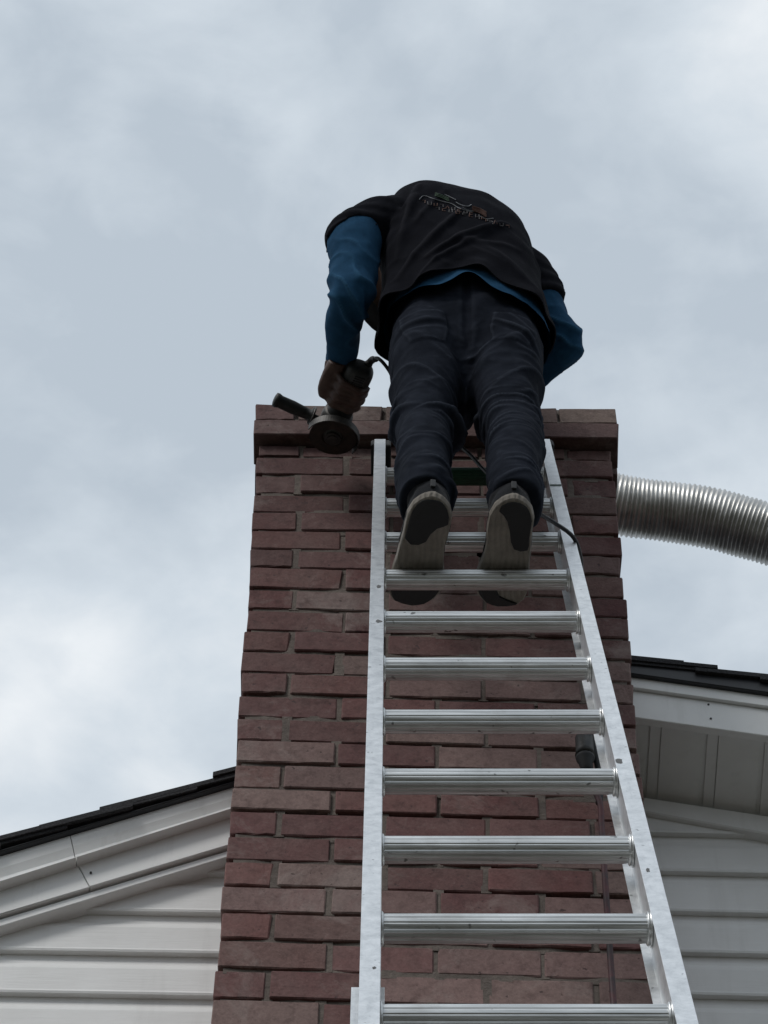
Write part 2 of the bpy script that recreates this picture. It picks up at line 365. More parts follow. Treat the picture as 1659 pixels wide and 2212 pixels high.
def course(zb_l, zb_r, zt_l, zt_r, x0, x1, odd, yf, depth, tt, rowseed, proud=.0, sides=True, special=None, bed=True):
    """one course of bricks round the chimney between two bed lines"""
    W_ = x1 - x0; h = (zt_l + zt_r - zb_l - zb_r) / 2
    ang = -math.atan2(((zb_r + zt_r) - (zb_l + zt_l)) / 2, W_)
    cuts = []
    x = x0
    if odd: cuts.append((x0, x0 + .100)); x = x0 + .100
    while x < x1 - .02:
        nx = x + .2065
        if nx > x1 - .06: nx = x1
        cuts.append((x, nx)); x = nx
    # even out
    shift = [random.uniform(-.0045, .0045) for _ in cuts]
    for k, (a, b) in enumerate(cuts):
        a2 = a + (J/2 + shift[k-1] if k else 0); b2 = b - (J/2 - shift[k] if k < len(cuts)-1 else 0)
        L = b2 - a2; xm = (a2 + b2) / 2; u = (xm - x0) / W_
        zb = zb_l + (zb_r - zb_l) * u
        stre = L > .13
        me = random.choice(stretchers if stre else headers)
        edge = random.uniform(-.004, .003) if k in (0, len(cuts)-1) else 0
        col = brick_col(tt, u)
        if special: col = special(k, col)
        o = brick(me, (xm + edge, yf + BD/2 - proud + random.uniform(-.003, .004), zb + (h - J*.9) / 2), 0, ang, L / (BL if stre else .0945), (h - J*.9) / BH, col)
    if sides:
        for sx, xs, zb, zt in ((-1, x0, zb_l, zt_l), (1, x1, zb_r, zt_r)):
            y = yf + (BD + .008 if not odd else BD + .008); n = int(round((yf + depth - y) / .2065))
            stp = (yf + depth - y) / max(n, 1)
            for k in range(n):
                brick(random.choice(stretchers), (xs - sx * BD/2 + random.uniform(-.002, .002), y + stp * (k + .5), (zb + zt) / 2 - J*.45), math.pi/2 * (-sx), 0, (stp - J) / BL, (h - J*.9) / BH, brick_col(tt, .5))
    # mortar of this course: bed strip above the course and the head joints, struck to uneven depths
    rs = random.Random(rowseed)
    deep_row = rs.random() < (.10 if tt < .42 else .5)
    n = 16
    dep = [min(.034, max(.003, (rs.uniform(.010, .022) if deep_row else rs.uniform(.002, .0075)) + .006 * noise.noise((k * .6, rowseed * 3.1, 0)))) for k in range(n + 1)]
    if deep_row and rs.random() < .6:
        i0 = rs.randint(0, n); 
        for k in range(i0, min(n + 1, i0 + 5)): dep[k] = rs.uniform(.003, .008)
    for k in range(n if bed else 0):
        xa, xb = x0 + W_ * k / n, x0 + W_ * (k + 1) / n
        if k == 0: xa += .012
        if k == n - 1: xb -= .012
        za = zb_l + (zb_r - zb_l) * k / n; zc = zb_l + (zb_r - zb_l) * (k + 1) / n
        ya, yb = yf - proud + dep[k], yf - proud + dep[k + 1]
        lo, hi = -J - .006, .006
        a = [(xa, ya, za + lo), (xa, ya, za + hi), (xa, yf + .085, za + hi), (xa, yf + .085, za + lo)]
        b = [(xb, yb, zc + lo), (xb, yb, zc + hi), (xb, yf + .085, zc + hi), (xb, yf + .085, zc + lo)]
        mort.prism(a, b)
    for k in range(len(cuts) - 1):
        xm = cuts[k][1] + shift[k]; u = (xm - x0) / W_; zb = zb_l + (zb_r - zb_l) * u
        dd = rs.choice((.002, .003, .003, .004, .005, .006) if tt != .05 else (.008, .012, .016))
        mort.box((xm - J*.5 - .006, yf - proud + dd, zb - .004), (xm + J*.5 + .006, yf + .08, zb + h + .002))
NR = len(ZL)
for k in range(NR):
    ztl = ZL[k-1] if k else zcapL[0] - .002; ztr = ZR[k-1] if k else zcapR[0] - .002
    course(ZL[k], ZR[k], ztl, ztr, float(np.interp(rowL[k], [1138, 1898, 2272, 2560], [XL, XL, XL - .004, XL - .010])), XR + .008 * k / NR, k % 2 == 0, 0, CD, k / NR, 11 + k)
def cap1(k, c): return [(.14,.068,.066,1), (.165,.115,.10,1), (.17,.12,.105,1), (.15,.10,.088,1), (.21,.155,.13,1)][k % 5]
course(zcapL[0], zcapR[0], zcapL[1], zcapR[1], -.308, .549, False, -.026, CD + .05, .05, 5, proud=.003, sides=True, special=lambda k, c: (.135,.074,.070,1), bed=False)
course(zcapL[1], zcapR[1], zcapL[2], zcapR[2], -.306, .547, True, -.024, CD + .05, .05, 6, sides=True, special=cap1)
mort.box((XL + .013, .035, 0), (XR - .013, CD - .013, zcapL[1]))
zt = zcapL[2] + .008
mo = mort.build('mortar', M_mortar, chim)
cb = MB()                                # crown and flue on top, hidden behind the cap from below
cb.box((-.28, .02, zcapL[1] + .01), (.0, CD - .02, zt - .012)); cb.box((.30, .02, zcapL[1] + .01), (.52, CD - .02, zt - .012))
cb.box((.0, .02, zcapL[1] + .01), (.30, .20, zt - .012)); cb.box((.0, .50, zcapL[1] + .01), (.30, CD - .02, zt - .012))
cb.build('mortar_crown', M_mortar, chim)
fl = MB()
for a, b in (((.002,.202),(.298,.222)), ((.002,.478),(.298,.498)), ((.002,.224),(.022,.476)), ((.278,.224),(.298,.476))):
    fl.box((a[0], a[1], zt - .25), (b[0], b[1], zt + .05))
fl.build('flue_liner', M_crown, chim, bevel=.003)
# lower courses, below the picture: real bricks joined into one part
lowb = MB(); zl, zr, k = ZL[-1], ZR[-1], NR
while zl > .02:
    h = min(.0712, zl); hh = .0712 - J
    xs = [XL] + ([XL + .1] if k % 2 == 0 else []) 
    while xs[-1] < XR - .03: xs.append(min(xs[-1] + .2065, XR))
    for a, b in zip(xs[:-1], xs[1:]):
        if b - a < .03: continue
        lowb.box((a + J/2, random.uniform(-.002, .002), zl - .0712), (b - J/2, BD, zl - .0712 + hh))
    for x0, x1 in ((XL, XL + BD), (XR - BD, XR)):
        for q_ in (BD + J, .3 + J, .51): lowb.box((x0, q_, zl - .0712), (x1, min(q_ + .196, CD), zl - .0712 + hh))
    zl -= .0712; k += 1
lo = lowb.build('lower_brickwork', M_brick, chim); lo['kind'] = 'stuff'; lo.color = (.18, .09, .085, 1)

# ------------------------------------------------------------------ house
WY = .40                                # wall plane
house = empty('house', (0, .4, 0), 'white vinyl sided gable with dark shingle roof on both sides of the chimney', 'house')
# rake lines surveyed on the left (x, z) at two places
def rk(y0, y1, Y):                      # left rake band line -> z(x)
    a = atf(0, y0, Y); b = atf(565, y1, Y); sl = (b.z - a.z) / (b.x - a.x); return lambda x: a.z + sl * (x - a.x)
def rkr(x0, y0, x1, y1, Y):
    a = atf(x0, y0, Y); b = atf(x1, y1, Y); sl = (b.z - a.z) / (b.x - a.x); return lambda x: a.z + sl * (x - a.x)
FY1, FY2, FY3 = .318, .342, .352
L_top = rk(2141, 1974, FY1); L_mid = rk(2208, 2030, FY1); L_low = rk(2285, 2115, FY2); L_trim = rk(2316, 2143, FY3)
RFY = .175
R_top = rkr(1579, 1703, 1920, 1750.5, RFY); R_bot = rkr(1587, 1793, 1920, 1840, RFY)
R_sof = rkr(1617, 2011, 1920, 2057, WY - .01); R_fri = rkr(1617, 2031, 1920, 2086, WY - .03)
XW0, XW1 = -4.2, 4.6
XCL, XCR = XL - .001, XR + .001          # chimney flanks
def slope_board(name, x0, x1, ztop, zbot, y0, y1, mtl, parent, bevel=.002):
    b = MB()
    a_ = [(x0, y0, zbot(x0)), (x0, y0, ztop(x0)), (x0, y1, ztop(x0)), (x0, y1, zbot(x0))]
    b_ = [(x1, y0, zbot(x1)), (x1, y0, ztop(x1)), (x1, y1, ztop(x1)), (x1, y1, zbot(x1))]
    b.prism(a_, b_); return b.build(name, mtl, parent, bevel=bevel)
off = lambda f_, d: (lambda x: f_(x) + d)
# left fascia: upper cove board and lower board, each in two lengths meeting at a seam, with the trim strip under them
xs = atf(175, 2092, FY1).x
def cove(name, x0, x1, s0=0, s1=0):
    prof = [(0, 1.0), (.0, .86), (.004, .6), (.012, .34), (.010, .12), (-.004, .03), (-.006, 0.0)]
    def pt(x, sh, dy, t_):
        xx = x + sh * (1 - t_); return (xx, FY1 + dy, L_mid(xx) + (L_top(xx) - L_mid(xx)) * t_)
    def ring(x, sh): return [pt(x, sh, dy, t_) for dy, t_ in prof] + [pt(x, sh, .06, 0), pt(x, sh, .06, 1)]
    b = MB(); b.prism(ring(x0, s0), ring(x1, s1)); return b.build(name, M_trim, house, bevel=.0006)
def skew(x0, x1, ztop, zbot, y0, y1, name, sh0=0, sh1=0):
    b = MB()
    def r(x, sh): return [(x + sh, y0, zbot(x + sh)), (x, y0, ztop(x)), (x, y1, ztop(x)), (x + sh, y1, zbot(x + sh))]
    b.prism(r(x0, sh0), r(x1, sh1)); return b.build(name, M_trim, house, bevel=.0012)
cove('fascia_board', XW0, xs - .0007, 0, .02); cove('fascia_board', xs + .0006, XCL, .02, 0)
skew(XW0, xs + .0215, off(L_mid, .004), L_low, FY2, FY2 + .05, 'frieze_board', 0, .03)
skew(xs + .0228, XCL, off(L_mid, .004), L_low, FY2 - .0015, FY2 + .05, 'frieze_board', .03, 0)
slope_board('shadow_gap', XW0, XCL, off(L_low, -.0005), off(L_low, -.014), FY3 + .012, FY3 + .03, M_seam, house, 0)
slope_board('trim_channel', XW0, XCL, off(L_low, -.0055), L_trim, FY3, FY3 + .044, M_trim, house, .0015)
# right: fascia, soffit panels, frieze
slope_board('fascia_board', XCR, XW1, R_top, R_bot, RFY, RFY + .02, M_trim, house, .0015)
slope_board('fascia_crown', XCR, XW1, off(R_top, .003), off(R_top, -.032), RFY - .010, RFY - .0005, M_trim, house, .0015)
x = XCR; k = 0
gx = [atf(1652, 1960, .3).x, atf(1793, 1960, .3).x]; pw = gx[1] - gx[0]
x = gx[0] - pw
while x < XW1:
    a, b2 = max(x, XCR), min(x + pw, XW1)
    if b2 - a > .01:
        zf = lambda xx: R_bot(xx) + .012; zw = lambda xx: R_sof(xx)
        b = MB()
        for (s0, s1, dz) in ((a + .0, b2 - .034, 0), (b2 - .034, b2 - .024, .007), (b2 - .024, b2 - .001, .002)):
            if s1 <= s0: continue
            s1 -= .0004
            b.prism([(s0, RFY + .021, zf(s0) + dz), (s0, RFY + .021, zf(s0) + dz + .006), (s0, WY + .03, zw(s0) + dz + .006), (s0, WY + .03, zw(s0) + dz)],
                    [(s1, RFY + .021, zf(s1) + dz), (s1, RFY + .021, zf(s1) + dz + .006), (s1, WY + .03, zw(s1) + dz + .006), (s1, WY + .03, zw(s1) + dz)])
        b.build('soffit_panel', M_trim, house)
    x += pw; k += 1
slope_board('soffit_backing', XCR, XW1, off(R_bot, .045), off(R_bot, .04), RFY + .022, WY + .05, M_trim, house, 0)
slope_board('frieze_channel', XCR, XW1, off(R_sof, -.001), R_fri, WY - .032, WY + .02, M_trim, house, .003)
# siding planks: dutch lap
def siding(x0, x1, zb, clip, tiltz=0, EX=.1175):
    prof = [(.004, 0), (.019, -.001), (.0205, .004), (.018, .010), (.0165, .072), (.0135, .080), (.007, .092), (.0045, .104), (.0035, EX + .012), (0, EX + .012)]
    b = MB()
    b.prism([(x0, WY - d, zb + z_) for d, z_ in prof], [(x1, WY - d, zb + tiltz + z_) for d, z_ in prof])
    me = b.mesh('siding_plank')
    bm = bmesh.new(); bm.from_mesh(me)
    if clip:
        fn, xa, xb = clip
        n_ = Vector((-(fn(xb) - fn(xa)), 0, xb - xa)).normalized()
        bmesh.ops.bisect_plane(bm, geom=bm.verts[:] + bm.edges[:] + bm.faces[:], plane_co=(xa, 0, fn(xa)), plane_no=n_, clear_outer=True)
        bmesh.ops.holes_fill(bm, edges=[e for e in bm.edges if e.is_boundary])
    if not bm.verts: bm.free(); bpy.data.meshes.remove(me); return
    bm.to_mesh(me); bm.free(); link('siding_plank', me, M_vinyl, house)
zl0 = at(0 + 300, (1850 + 1018/2.37)/S, WY - .02).z
EXL = (at(300, (1850 + 1018/2.37)/S, WY - .02).z - at(300, (1850 + 1508/2.37)/S, WY - .02).z) / 2
z_ = zl0 + 2 * EXL
while z_ > .05:
    siding(XW0, XCL, z_ + random.uniform(-.001, .001), (off(L_trim, .02), -2, -.3) if z_ > 4.2 else None, .004, EXL); z_ -= EXL
EXR = (atf(1807, 2100 + 245/3.19, WY - .02).z - atf(1807, 2100 + 1225/3.19, WY - .02).z) / 3
z_ = atf(1807, 2100 + 245/3.19, WY - .02).z + 3 * EXR
while z_ > .05:
    siding(XCR, XW1, z_ + random.uniform(-.001, .001), (off(R_sof, -.004), .6, 2), -.008 * 4, EXR); z_ -= EXR
wl = MB(); wl.prism([(XW0, WY + .002, 0), (XCL, WY + .002, 0), (XCL, WY + .002, L_trim(XCL)), (XW0, WY + .002, L_trim(XW0))],
                    [(XW0, WY + .1, 0), (XCL, WY + .1, 0), (XCL, WY + .1, L_trim(XCL)), (XW0, WY + .1, L_trim(XW0))])
wl.prism([(XCR, WY + .002, 0), (XW1, WY + .002, 0), (XW1, WY + .002, R_sof(XW1)), (XCR, WY + .002, R_sof(XCR))],
         [(XCR, WY + .1, 0), (XW1, WY + .1, 0), (XW1, WY + .1, R_sof(XW1)), (XCR, WY + .1, R_sof(XCR))])
wl.build('wall', M_trim, house)
# nails in the trim
nl = MB()
for (px, py, Y) in ((227, 2182, FY2 - .003), (1777, 1797, RFY), (1771, 1762, RFY)):
    p = atf(px, py, Y); nl.tube([p + Vector((0, -.002, 0)), p + Vector((0, .003, 0))], .0025, 8)
nl.build('nail_heads', M_seam, house)
# roof decks with shingle courses
roof = MB()
def deck(x0, x1, f0, y0, y1, th=.02):
    roof.prism([(x0, y0, f0(x0)), (x0, y0, f0(x0) + th), (x0, y1, f0(x0) + th), (x0, y1, f0(x0))], [(x1, y0, f0(x1)), (x1, y0, f0(x1) + th), (x1, y1, f0(x1) + th), (x1, y1, f0(x1))])
XRIDGE = .42
Lr = off(L_top, .001); Rr = off(R_top, .012)
deck(XW0, XCL, Lr, FY1 + .004, 4, .006); deck(XCL, XRIDGE, Lr, CD + .03, 4, .006)
deck(XCR, XW1, Rr, RFY + .004, 4, .016); deck(XRIDGE, XCR, Rr, CD + .03, 4, .016)
rf = roof.build('roof_deck', M_drip, house)
slope_board('drip_edge', XCR, XW1, off(R_top, .040), off(R_top, .0005), RFY - .022, RFY - .0005, M_drip, rf, .002)
slope_board('drip_edge', XW0, XCL, off(L_top, .006), off(L_top, .0005), FY1 - .014, FY1 + .003, M_drip, rf, .002)
def shingles(f0, base, xs_, y0, thick, lap, sgn):
    """overlapping courses; xs_ = lower-end positions along the slope"""
    for i, xe in enumerate(xs_):
        xt = xe + sgn * .33
        if sgn > 0: lo_, hi_ = xe, min(xt, XCL if xe < XCL else XRIDGE)
        else: lo_, hi_ = max(xt, XCR if xe > XCR else XRIDGE), xe
        if hi_ - lo_ < .02: continue
        yy = y0 + random.uniform(-.006, .004) if (xe < XCL or xe > XCR) else CD + .03
        rise_lo = thick if sgn > 0 else lap; rise_hi = lap if sgn > 0 else thick
        tilt = .02
        def zt_(x): return f0(x) + base + tilt * (1 - abs(x - xe) / .33)
        b = MB()
        b.prism([(lo_, yy, zt_(lo_)), (lo_, yy, zt_(lo_) + thick), (lo_, 4.0, zt_(lo_) + thick), (lo_, 4.0, zt_(lo_))],
                [(hi_, yy, zt_(hi_)), (hi_, yy, zt_(hi_) + thick), (hi_, 4.0, zt_(hi_) + thick), (hi_, 4.0, zt_(hi_))])
        b.build('shingle', M_shingle, rf)
lx = [at(462, 1672, FY1).x, at(216, 1760, FY1).x, at(84, 1808, FY1).x]
xs_ = lx + [lx[-1] - .135 * i for i in range(1, 24)] + [lx[0] + .14 * i for i in range(1, 5)]
shingles(Lr, .007, sorted(xs_), FY1 - .022, .013, .004, 1)
rx = [atf(1706, 1670, RFY).x, atf(1791, 1688, RFY).x]
xs_ = rx + [rx[-1] + .14 * i for i in range(1, 26)] + [rx[0] - .13]
shingles(Rr, .017, sorted(xs_), RFY - .03, .011, .004, -1)

# ------------------------------------------------------------------ ladder
LW, LD, LN = Vector((.99983995, -.01565991, .00865082)), Vector((.00143596, -.41173742, -.91130139)), Vector((.01783276, .91116797, -.41164904))
L0 = Vector((.17775, -.30264, 6.58521))          # top edge of the uppermost rung seen whole
def lad(a, s, n): return L0 + LW * a + LD * s + LN * n
LM = Matrix(((LW.x, LN.x, -LD.x), (LW.y, LN.y, -LD.y), (LW.z, LN.z, -LD.z)))   # local x across, y to the wall, z up the ladder
ladder = empty('extension_ladder', lad(0, 7.2, 0), 'long aluminium extension ladder leaning against the brick chimney', 'ladder')
HW = .3511 / 2; SP = .3048
def extr(name, profs, s0, s1, mtl, parent, bevel=.0008):
    b = MB()
    for pr in profs: b.prism([lad(a, s0, n) for a, n in pr], [lad(a, s1, n) for a, n in pr])
    return b.build(name, mtl, parent, bevel=bevel)
def rect(a0, a1, n0, n1): return [(a0, n0), (a1, n0), (a1, n1), (a0, n1)]
FN0 = -.012                                       # front flange plane
S_TOP, S_FLYBOT = -1.86 * SP, 11.6 * SP
fly = []
for sg in (-1, 1):
    h = HW
    # web, front flange with a lip, back flange; one extrusion outline each side (an I-shaped channel)
    o_ = [(h + .0005, FN0), (h + .0262, FN0), (h + .0262, FN0 + .006), (h + .0242, FN0 + .006), (h + .0242, FN0 + .0022), (h + .0068, FN0 + .0022),
          (h + .0068, FN0 + .0688), (h + .016, FN0 + .0688), (h + .016, FN0 + .071), (h - .007, FN0 + .071), (h - .007, FN0 + .0688), (h + .0042, FN0 + .0688), (h + .0042, FN0 + .0022), (h + .0005, FN0 + .0022)]
    if sg < 0: o_ = [(-max(a, h + .0005), n) for a, n in o_][::-1]
    r_ = extr('side_rail', [o_], S_TOP, S_FLYBOT, M_alu, ladder, .0005)
    fly.append(r_)
    cap_ = extr('end_cap', [rect(sg*(h - .012) if sg > 0 else -(h + .034), sg*(h + .034) if sg > 0 else -(h - .012), FN0 + .003, FN0 + .075)], S_TOP - .004, S_TOP + .052, M_rub, r_, .003)
# green paint smear on the right rail
extr('paint_smear', [rect(HW + .001, HW + .0256, FN0 - .0008, FN0 - .0003)], -.088, -.073, M_green, fly[1], 0)
extr('paint_smear', [rect(HW + .0034, HW + .0039, FN0 + .004, FN0 + .05)], -.09, .01, M_green, fly[1], 0)
M_scuff = mat('scuff', (.10, .10, .10), .7)
def dark_spots(rail, spots):
    for a, s, r1 in spots:
        b = MB(); n = 9; b.add([lad(a + r1 * .55 * math.cos(i*6.283/n) * random.uniform(.6, 1.3), s + r1 * math.sin(i*6.283/n) * random.uniform(.6, 1.5), FN0 - .0005) for i in range(n)], [tuple(range(n))])
        b.build('scuff_mark', M_scuff, rail)
dark_spots(fly[1], [(HW + .007, 5.98*SP, .011), (HW + .010, 7.55*SP, .006)])
dark_spots(fly[0], [(-HW - .010, 2.55*SP, .010), (-HW - .009, 3.35*SP, .009), (-HW - .008, 8.7*SP, .004)])
# rungs: D-shaped fluted tube kept level, with swaged collars
RC = -.0155                                       # rung axis below the surveyed top edge
up_w = (Vector((0, 0, 1)) - LW * LW.z).normalized(); fr_w = up_w.cross(LW).normalized()   # level frame
def rung_profile():
    P = []; n = 72; r = .0198
    for i in range(n):
        a = 2 * math.pi * i / n
        rr = r
        x_, z_ = rr * math.cos(a), rr * math.sin(a)
        dg = math.degrees(a) % 360
        for c in (62, 78, 90, 102, 118, 140, 160, 178, 200, 222, 245, 268, 290, 315, 340, 2, 40, 20):
            d = abs((dg - c + 180) % 360 - 180)
            if d < 4: x_ *= .955; z_ *= .955
        z_ = min(z_, r * .80)
        P.append((x_, z_))
    return P
RP = rung_profile()
# local frame of profile: +x towards the climber (front), +z up the wall side
def rung_mesh(hw):
    b = MB()
    A = []; B = []
    for x_, z_ in RP:
        A.append((-hw, -x_, z_)); B.append((hw, -x_, z_))
    b.prism(A, B); return b.mesh('rung')
def collar_mesh(hw, sg):
    b = MB(); R_ = []
    for (a, r) in ((hw - .0075, .0204), (hw - .006, .0228), (hw - .0042, .0235), (hw - .003, .0220), (hw - .002, .0255), (hw - .0006, .0255)):
        R_.append([(sg * a, r * math.cos(t_ * 2 * math.pi / 28), r * math.sin(t_ * 2 * math.pi / 28)) for t_ in range(28)])
    b.rings(R_); return b.mesh('collar')
rm = rung_mesh(HW + .0040); c1 = collar_mesh(HW + .004, -1); c2 = collar_mesh(HW + .004, 1)
for me_ in (rm, c1, c2): me_.materials.append(M_rung)
for me_ in (c1, c2): me_.polygons.foreach_set('use_smooth', [True] * len(me_.polygons))
R3 = Matrix(((LW.x, -fr_w.x, up_w.x), (LW.y, -fr_w.y, up_w.y), (LW.z, -fr_w.z, up_w.z)))
def place(me, name, s, parent):
    o = link(name, me, None, ladder)
    o.matrix_parent_inverse = Matrix.Identity(4)
    p = L0 + LD * s - _u * .0180
    M = R3.to_4x4(); M.translation = p - ladder.location
    o.matrix_basis = M
    return o
for i in range(-1, 12):
    rg = place(rm, 'rung', i * SP, ladder)
    for c_ in (c1, c2):
        k_ = link('collar', c_, None, None); k_.parent = rg
# green tape round the top rung
gb = MB(); gb.prism([(-.038, -x_ * 1.03, z_ * 1.03) for x_, z_ in RP], [(.075, -x_ * 1.03, z_ * 1.03) for x_, z_ in RP])
o = gb.build('paint_band', M_green, None); o.parent = [c for c in ladder.children if c.name == 'rung'][0]
# base section behind the fly section
BN = FN0 + .078
s_btop = 8.28 * SP
for sg in (-1, 1):
    h = HW + .025
    o_ = [(h - .0295, BN), (h + .0135, BN), (h + .0135, BN + .0025), (h + .001, BN + .0025), (h + .001, BN + .0705), (h + .0135, BN + .0705), (h + .0135, BN + .073), (h - .012, BN + .073), (h - .012, BN + .0705), (h - .002, BN + .0705), (h - .002, BN + .0025), (h - .0295, BN + .0025)]
    if sg < 0: o_ = [(-a, n) for a, n in o_][::-1]
    r_ = extr('base_rail', [o_], s_btop, 7.19, M_alu, ladder, .0004)
    extr('ladder_foot', [rect(sg*(h - .02) if sg > 0 else -(h + .02), sg*(h + .02) if sg > 0 else -(h - .02), BN - .03, BN + .09)], 7.12, 7.2, M_rub, r_, .004)
rmb = rung_mesh(HW + .028); rmb.materials.append(M_rung)
for i in range(10, 23):
    o = link('base_rung', rmb, None, ladder); o.matrix_parent_inverse = Matrix.Identity(4)
    M = R3.to_4x4(); M.translation = L0 + LD * (i * SP + .03) + LN * (BN + .036) - ladder.location; o.matrix_basis = M
b = MB(); b.prism([lad(a, 10.2*SP, n) for a, n in rect(-HW - .034, -HW - .028, .01, .075)], [lad(a, 10.5*SP, n) for a, n in rect(-HW - .034, -HW - .028, .01, .075)])
b.build('rail_guide', M_alu, ladder, bevel=.001)

# ------------------------------------------------------------------ flexible duct out of the flue
dp = [Vector((.14, .36, 6.9)), Vector((.14, .36, 7.3)), Vector((.19, .36, 7.47)), Vector((.34, .37, 7.545))]
dp += [at(1340, 1091, .40), at(1500, 1113, .41), at(1659, 1153, .42)]
e_ = dp[-1]; dp += [e_ + Vector((.22, .02, -.09)), e_ + Vector((.48, .05, -.24)), e_ + Vector((.70, .1, -.44)), e_ + Vector((.85, .15, -.70)), e_ + Vector((.93, .2, -.93))]
pts = vspline(dp, 60)
cum = [0]
for a, b2 in zip(pts[:-1], pts[1:]): cum.append(cum[-1] + (b2 - a).length)
PIT = .0115; n = int(cum[-1] / PIT * 6)
ss = np.linspace(0, cum[-1], n); arr = np.array([tuple(p) for p in pts])
P3 = [Vector((np.interp(s, cum, arr[:, 0]), np.interp(s, cum, arr[:, 1]), np.interp(s, cum, arr[:, 2]))) for s in ss]
rr = [.0755 + (.0024 + .0010 * noise.noise((s * 22, 3, 0))) * math.sin(2 * math.pi * s / PIT + 2.2 * noise.noise((s * 9, 1, 5))) + .0022 * noise.noise((s * 6, 0, 0)) for s in ss]
db = MB(); R_ = tube_rings(P3, rr, 40)
for i, rg in enumerate(R_):
    for k in range(len(rg)):
        dv_ = rg[k] - P3[i]; rg[k] = P3[i] + dv_ * (1 + .028 * noise.noise((ss[i] * 14, math.cos(k * .157) * 1.2, math.sin(k * .157) * 1.2)) + .012 * noise.noise((ss[i] * 60, math.cos(k * .157) * 2.2, math.sin(k * .157) * 2.2)))
db.rings(R_)
do = db.build('flexible_duct', M_duct, None, smooth=True)
tag(do, 'silver corrugated flexible aluminium duct bending away right of the chimney', 'duct')

# ------------------------------------------------------------------ person
person = empty('person', (.165, -.55, 6.04), 'person in black tee over blue long sleeves and dark jeans standing on the ladder', 'person')
def ell(c, ax, ay, a, b_, n=28, sq=2.3):
    R_ = []
    for i in range(n):
        t_ = 2 * math.pi * i / n; cx, sx = math.cos(t_), math.sin(t_)
        x_ = math.copysign(abs(cx) ** (2 / sq), cx) * a; y_ = math.copysign(abs(sx) ** (2 / sq), sx) * b_
        R_.append(c + ax * x_ + ay * y_)
    return R_
def loft_keys(mb, keys, n=6, up=None, seg=28, sq=2.2):
    """keys: (x, y, z, half width, half depth[, yaw]) -> smooth closed loft; rings perpendicular to the path"""
    K = [tuple(k) + (0,) * (6 - len(k)) for k in keys]
    Q = spline(K, n); pts = [Vector(q[:3]) for q in Q]; R_ = []
    for i, q in enumerate(Q):
        t_ = (pts[min(i+1, len(pts)-1)] - pts[max(i-1, 0)]).normalized()
        ax = Vector((math.cos(q[5]), math.sin(q[5]), 0)); ax = (ax - t_ * ax.dot(t_)).normalized(); ay = t_.cross(ax)
        R_.append(ell(pts[i], ax, ay, max(q[3], .004), max(q[4], .004), seg, sq))
    mb.rings(R_)
def remesh(mb, voxel, smooth=6, name='m'):
    me = mb.mesh(name); o = bpy.data.objects.new('tmp', me); COL.objects.link(o)
    r_ = o.modifiers.new('r', 'REMESH'); r_.mode = 'VOXEL'; r_.voxel_size = voxel
    if smooth:
        s_ = o.modifiers.new('s', 'SMOOTH'); s_.factor = .5; s_.iterations = smooth
    dg = bpy.context.evaluated_depsgraph_get(); ev = o.evaluated_get(dg)
    new = bpy.data.meshes.new_from_object(ev, depsgraph=dg); new.name = name
    bpy.data.objects.remove(o); new.materials.clear(); return new
def displace(me, fn):
    n = len(me.vertices); co = np.empty(n * 3); no = np.empty(n * 3)
    me.vertices.foreach_get('co', co); me.vertices.foreach_get('normal', no)
    co = co.reshape(-1, 3); no = no.reshape(-1, 3)
    d = np.array([fn(Vector(c), Vector(m_)) for c, m_ in zip(co, no)])
    if d.ndim == 1: co += no * d[:, None]
    else: co += d
    me.vertices.foreach_set('co', co.ravel()); me.update()
def nz(p, s, o=0.0): return noise.noise((p.x * s + o, p.y * s + o * 1.7, p.z * s - o))
def sstep(a, b_, x_):
    t_ = min(1, max(0, (x_ - a) / (b_ - a))); return t_ * t_ * (3 - 2 * t_)
def band(c, wd, x_): return math.exp(-((x_ - c) / wd) ** 2)
def ridge(p, a, b_, wd, plane=(0, 2)):
    i, j = plane
    ax_, az_ = a; bx_, bz_ = b_
    px_, pz_ = p[i], p[j]; dx, dz = bx_ - ax_, bz_ - az_; L_ = dx * dx + dz * dz
    t_ = max(0, min(1, ((px_ - ax_) * dx + (pz_ - az_) * dz) / L_)); d = math.hypot(px_ - ax_ - t_ * dx, pz_ - az_ - t_ * dz)
    return math.exp(-(d / wd) ** 2) * (math.sin(math.pi * (t_ * .9 + .05)) ** .5)

# joints
LSH, RSH = Vector((-.028, -.447, 7.420)), Vector((.298, -.335, 7.415))
LSL = at(764, 512, -.465); LEL = at(762, 648, -.458); LWR = at(737, 792, -.235)
RSL = at(1168, 662, -.315); REL = at(1214, 738, -.30); RWR = Vector((.315, -.10, 7.275))
HEAD = Vector((.03, -.175, 7.63))

# --- trousers
tr = MB()
for sg, hx, kx, ax_ in ((-1, .088, .078, .077), (1, .258, .262, .252)):
    loft_keys(tr, [(hx + .01*(-sg), -.40, 7.06, .080, .10), (hx, -.405, 6.96, .086, .112), (hx, -.425, 6.84, .080, .098), (kx + sg*(-.003), -.465, 6.68, .066, .080), (kx, -.505, 6.55, .058, .067),
                   (kx + .002, -.555, 6.42, .058, .068), (ax_, -.60, 6.29, .054, .063), (ax_, -.640, 6.185, .053, .062), (ax_, -.655, 6.125, .055, .064), (ax_, -.66, 6.10, .052, .06)], 6)
loft_keys(tr, [(.171, -.40, 6.75, .010, .04), (.171, -.40, 6.81, .028, .065), (.172, -.402, 6.88, .08, .088), (.173, -.402, 6.95, .142, .103), (.173, -.40, 7.03, .164, .116), (.173, -.40, 7.12, .162, .112), (.172, -.40, 7.22, .155, .105)], 6, seg=36)
mt = remesh(tr, .0048, 7, 'trousers')
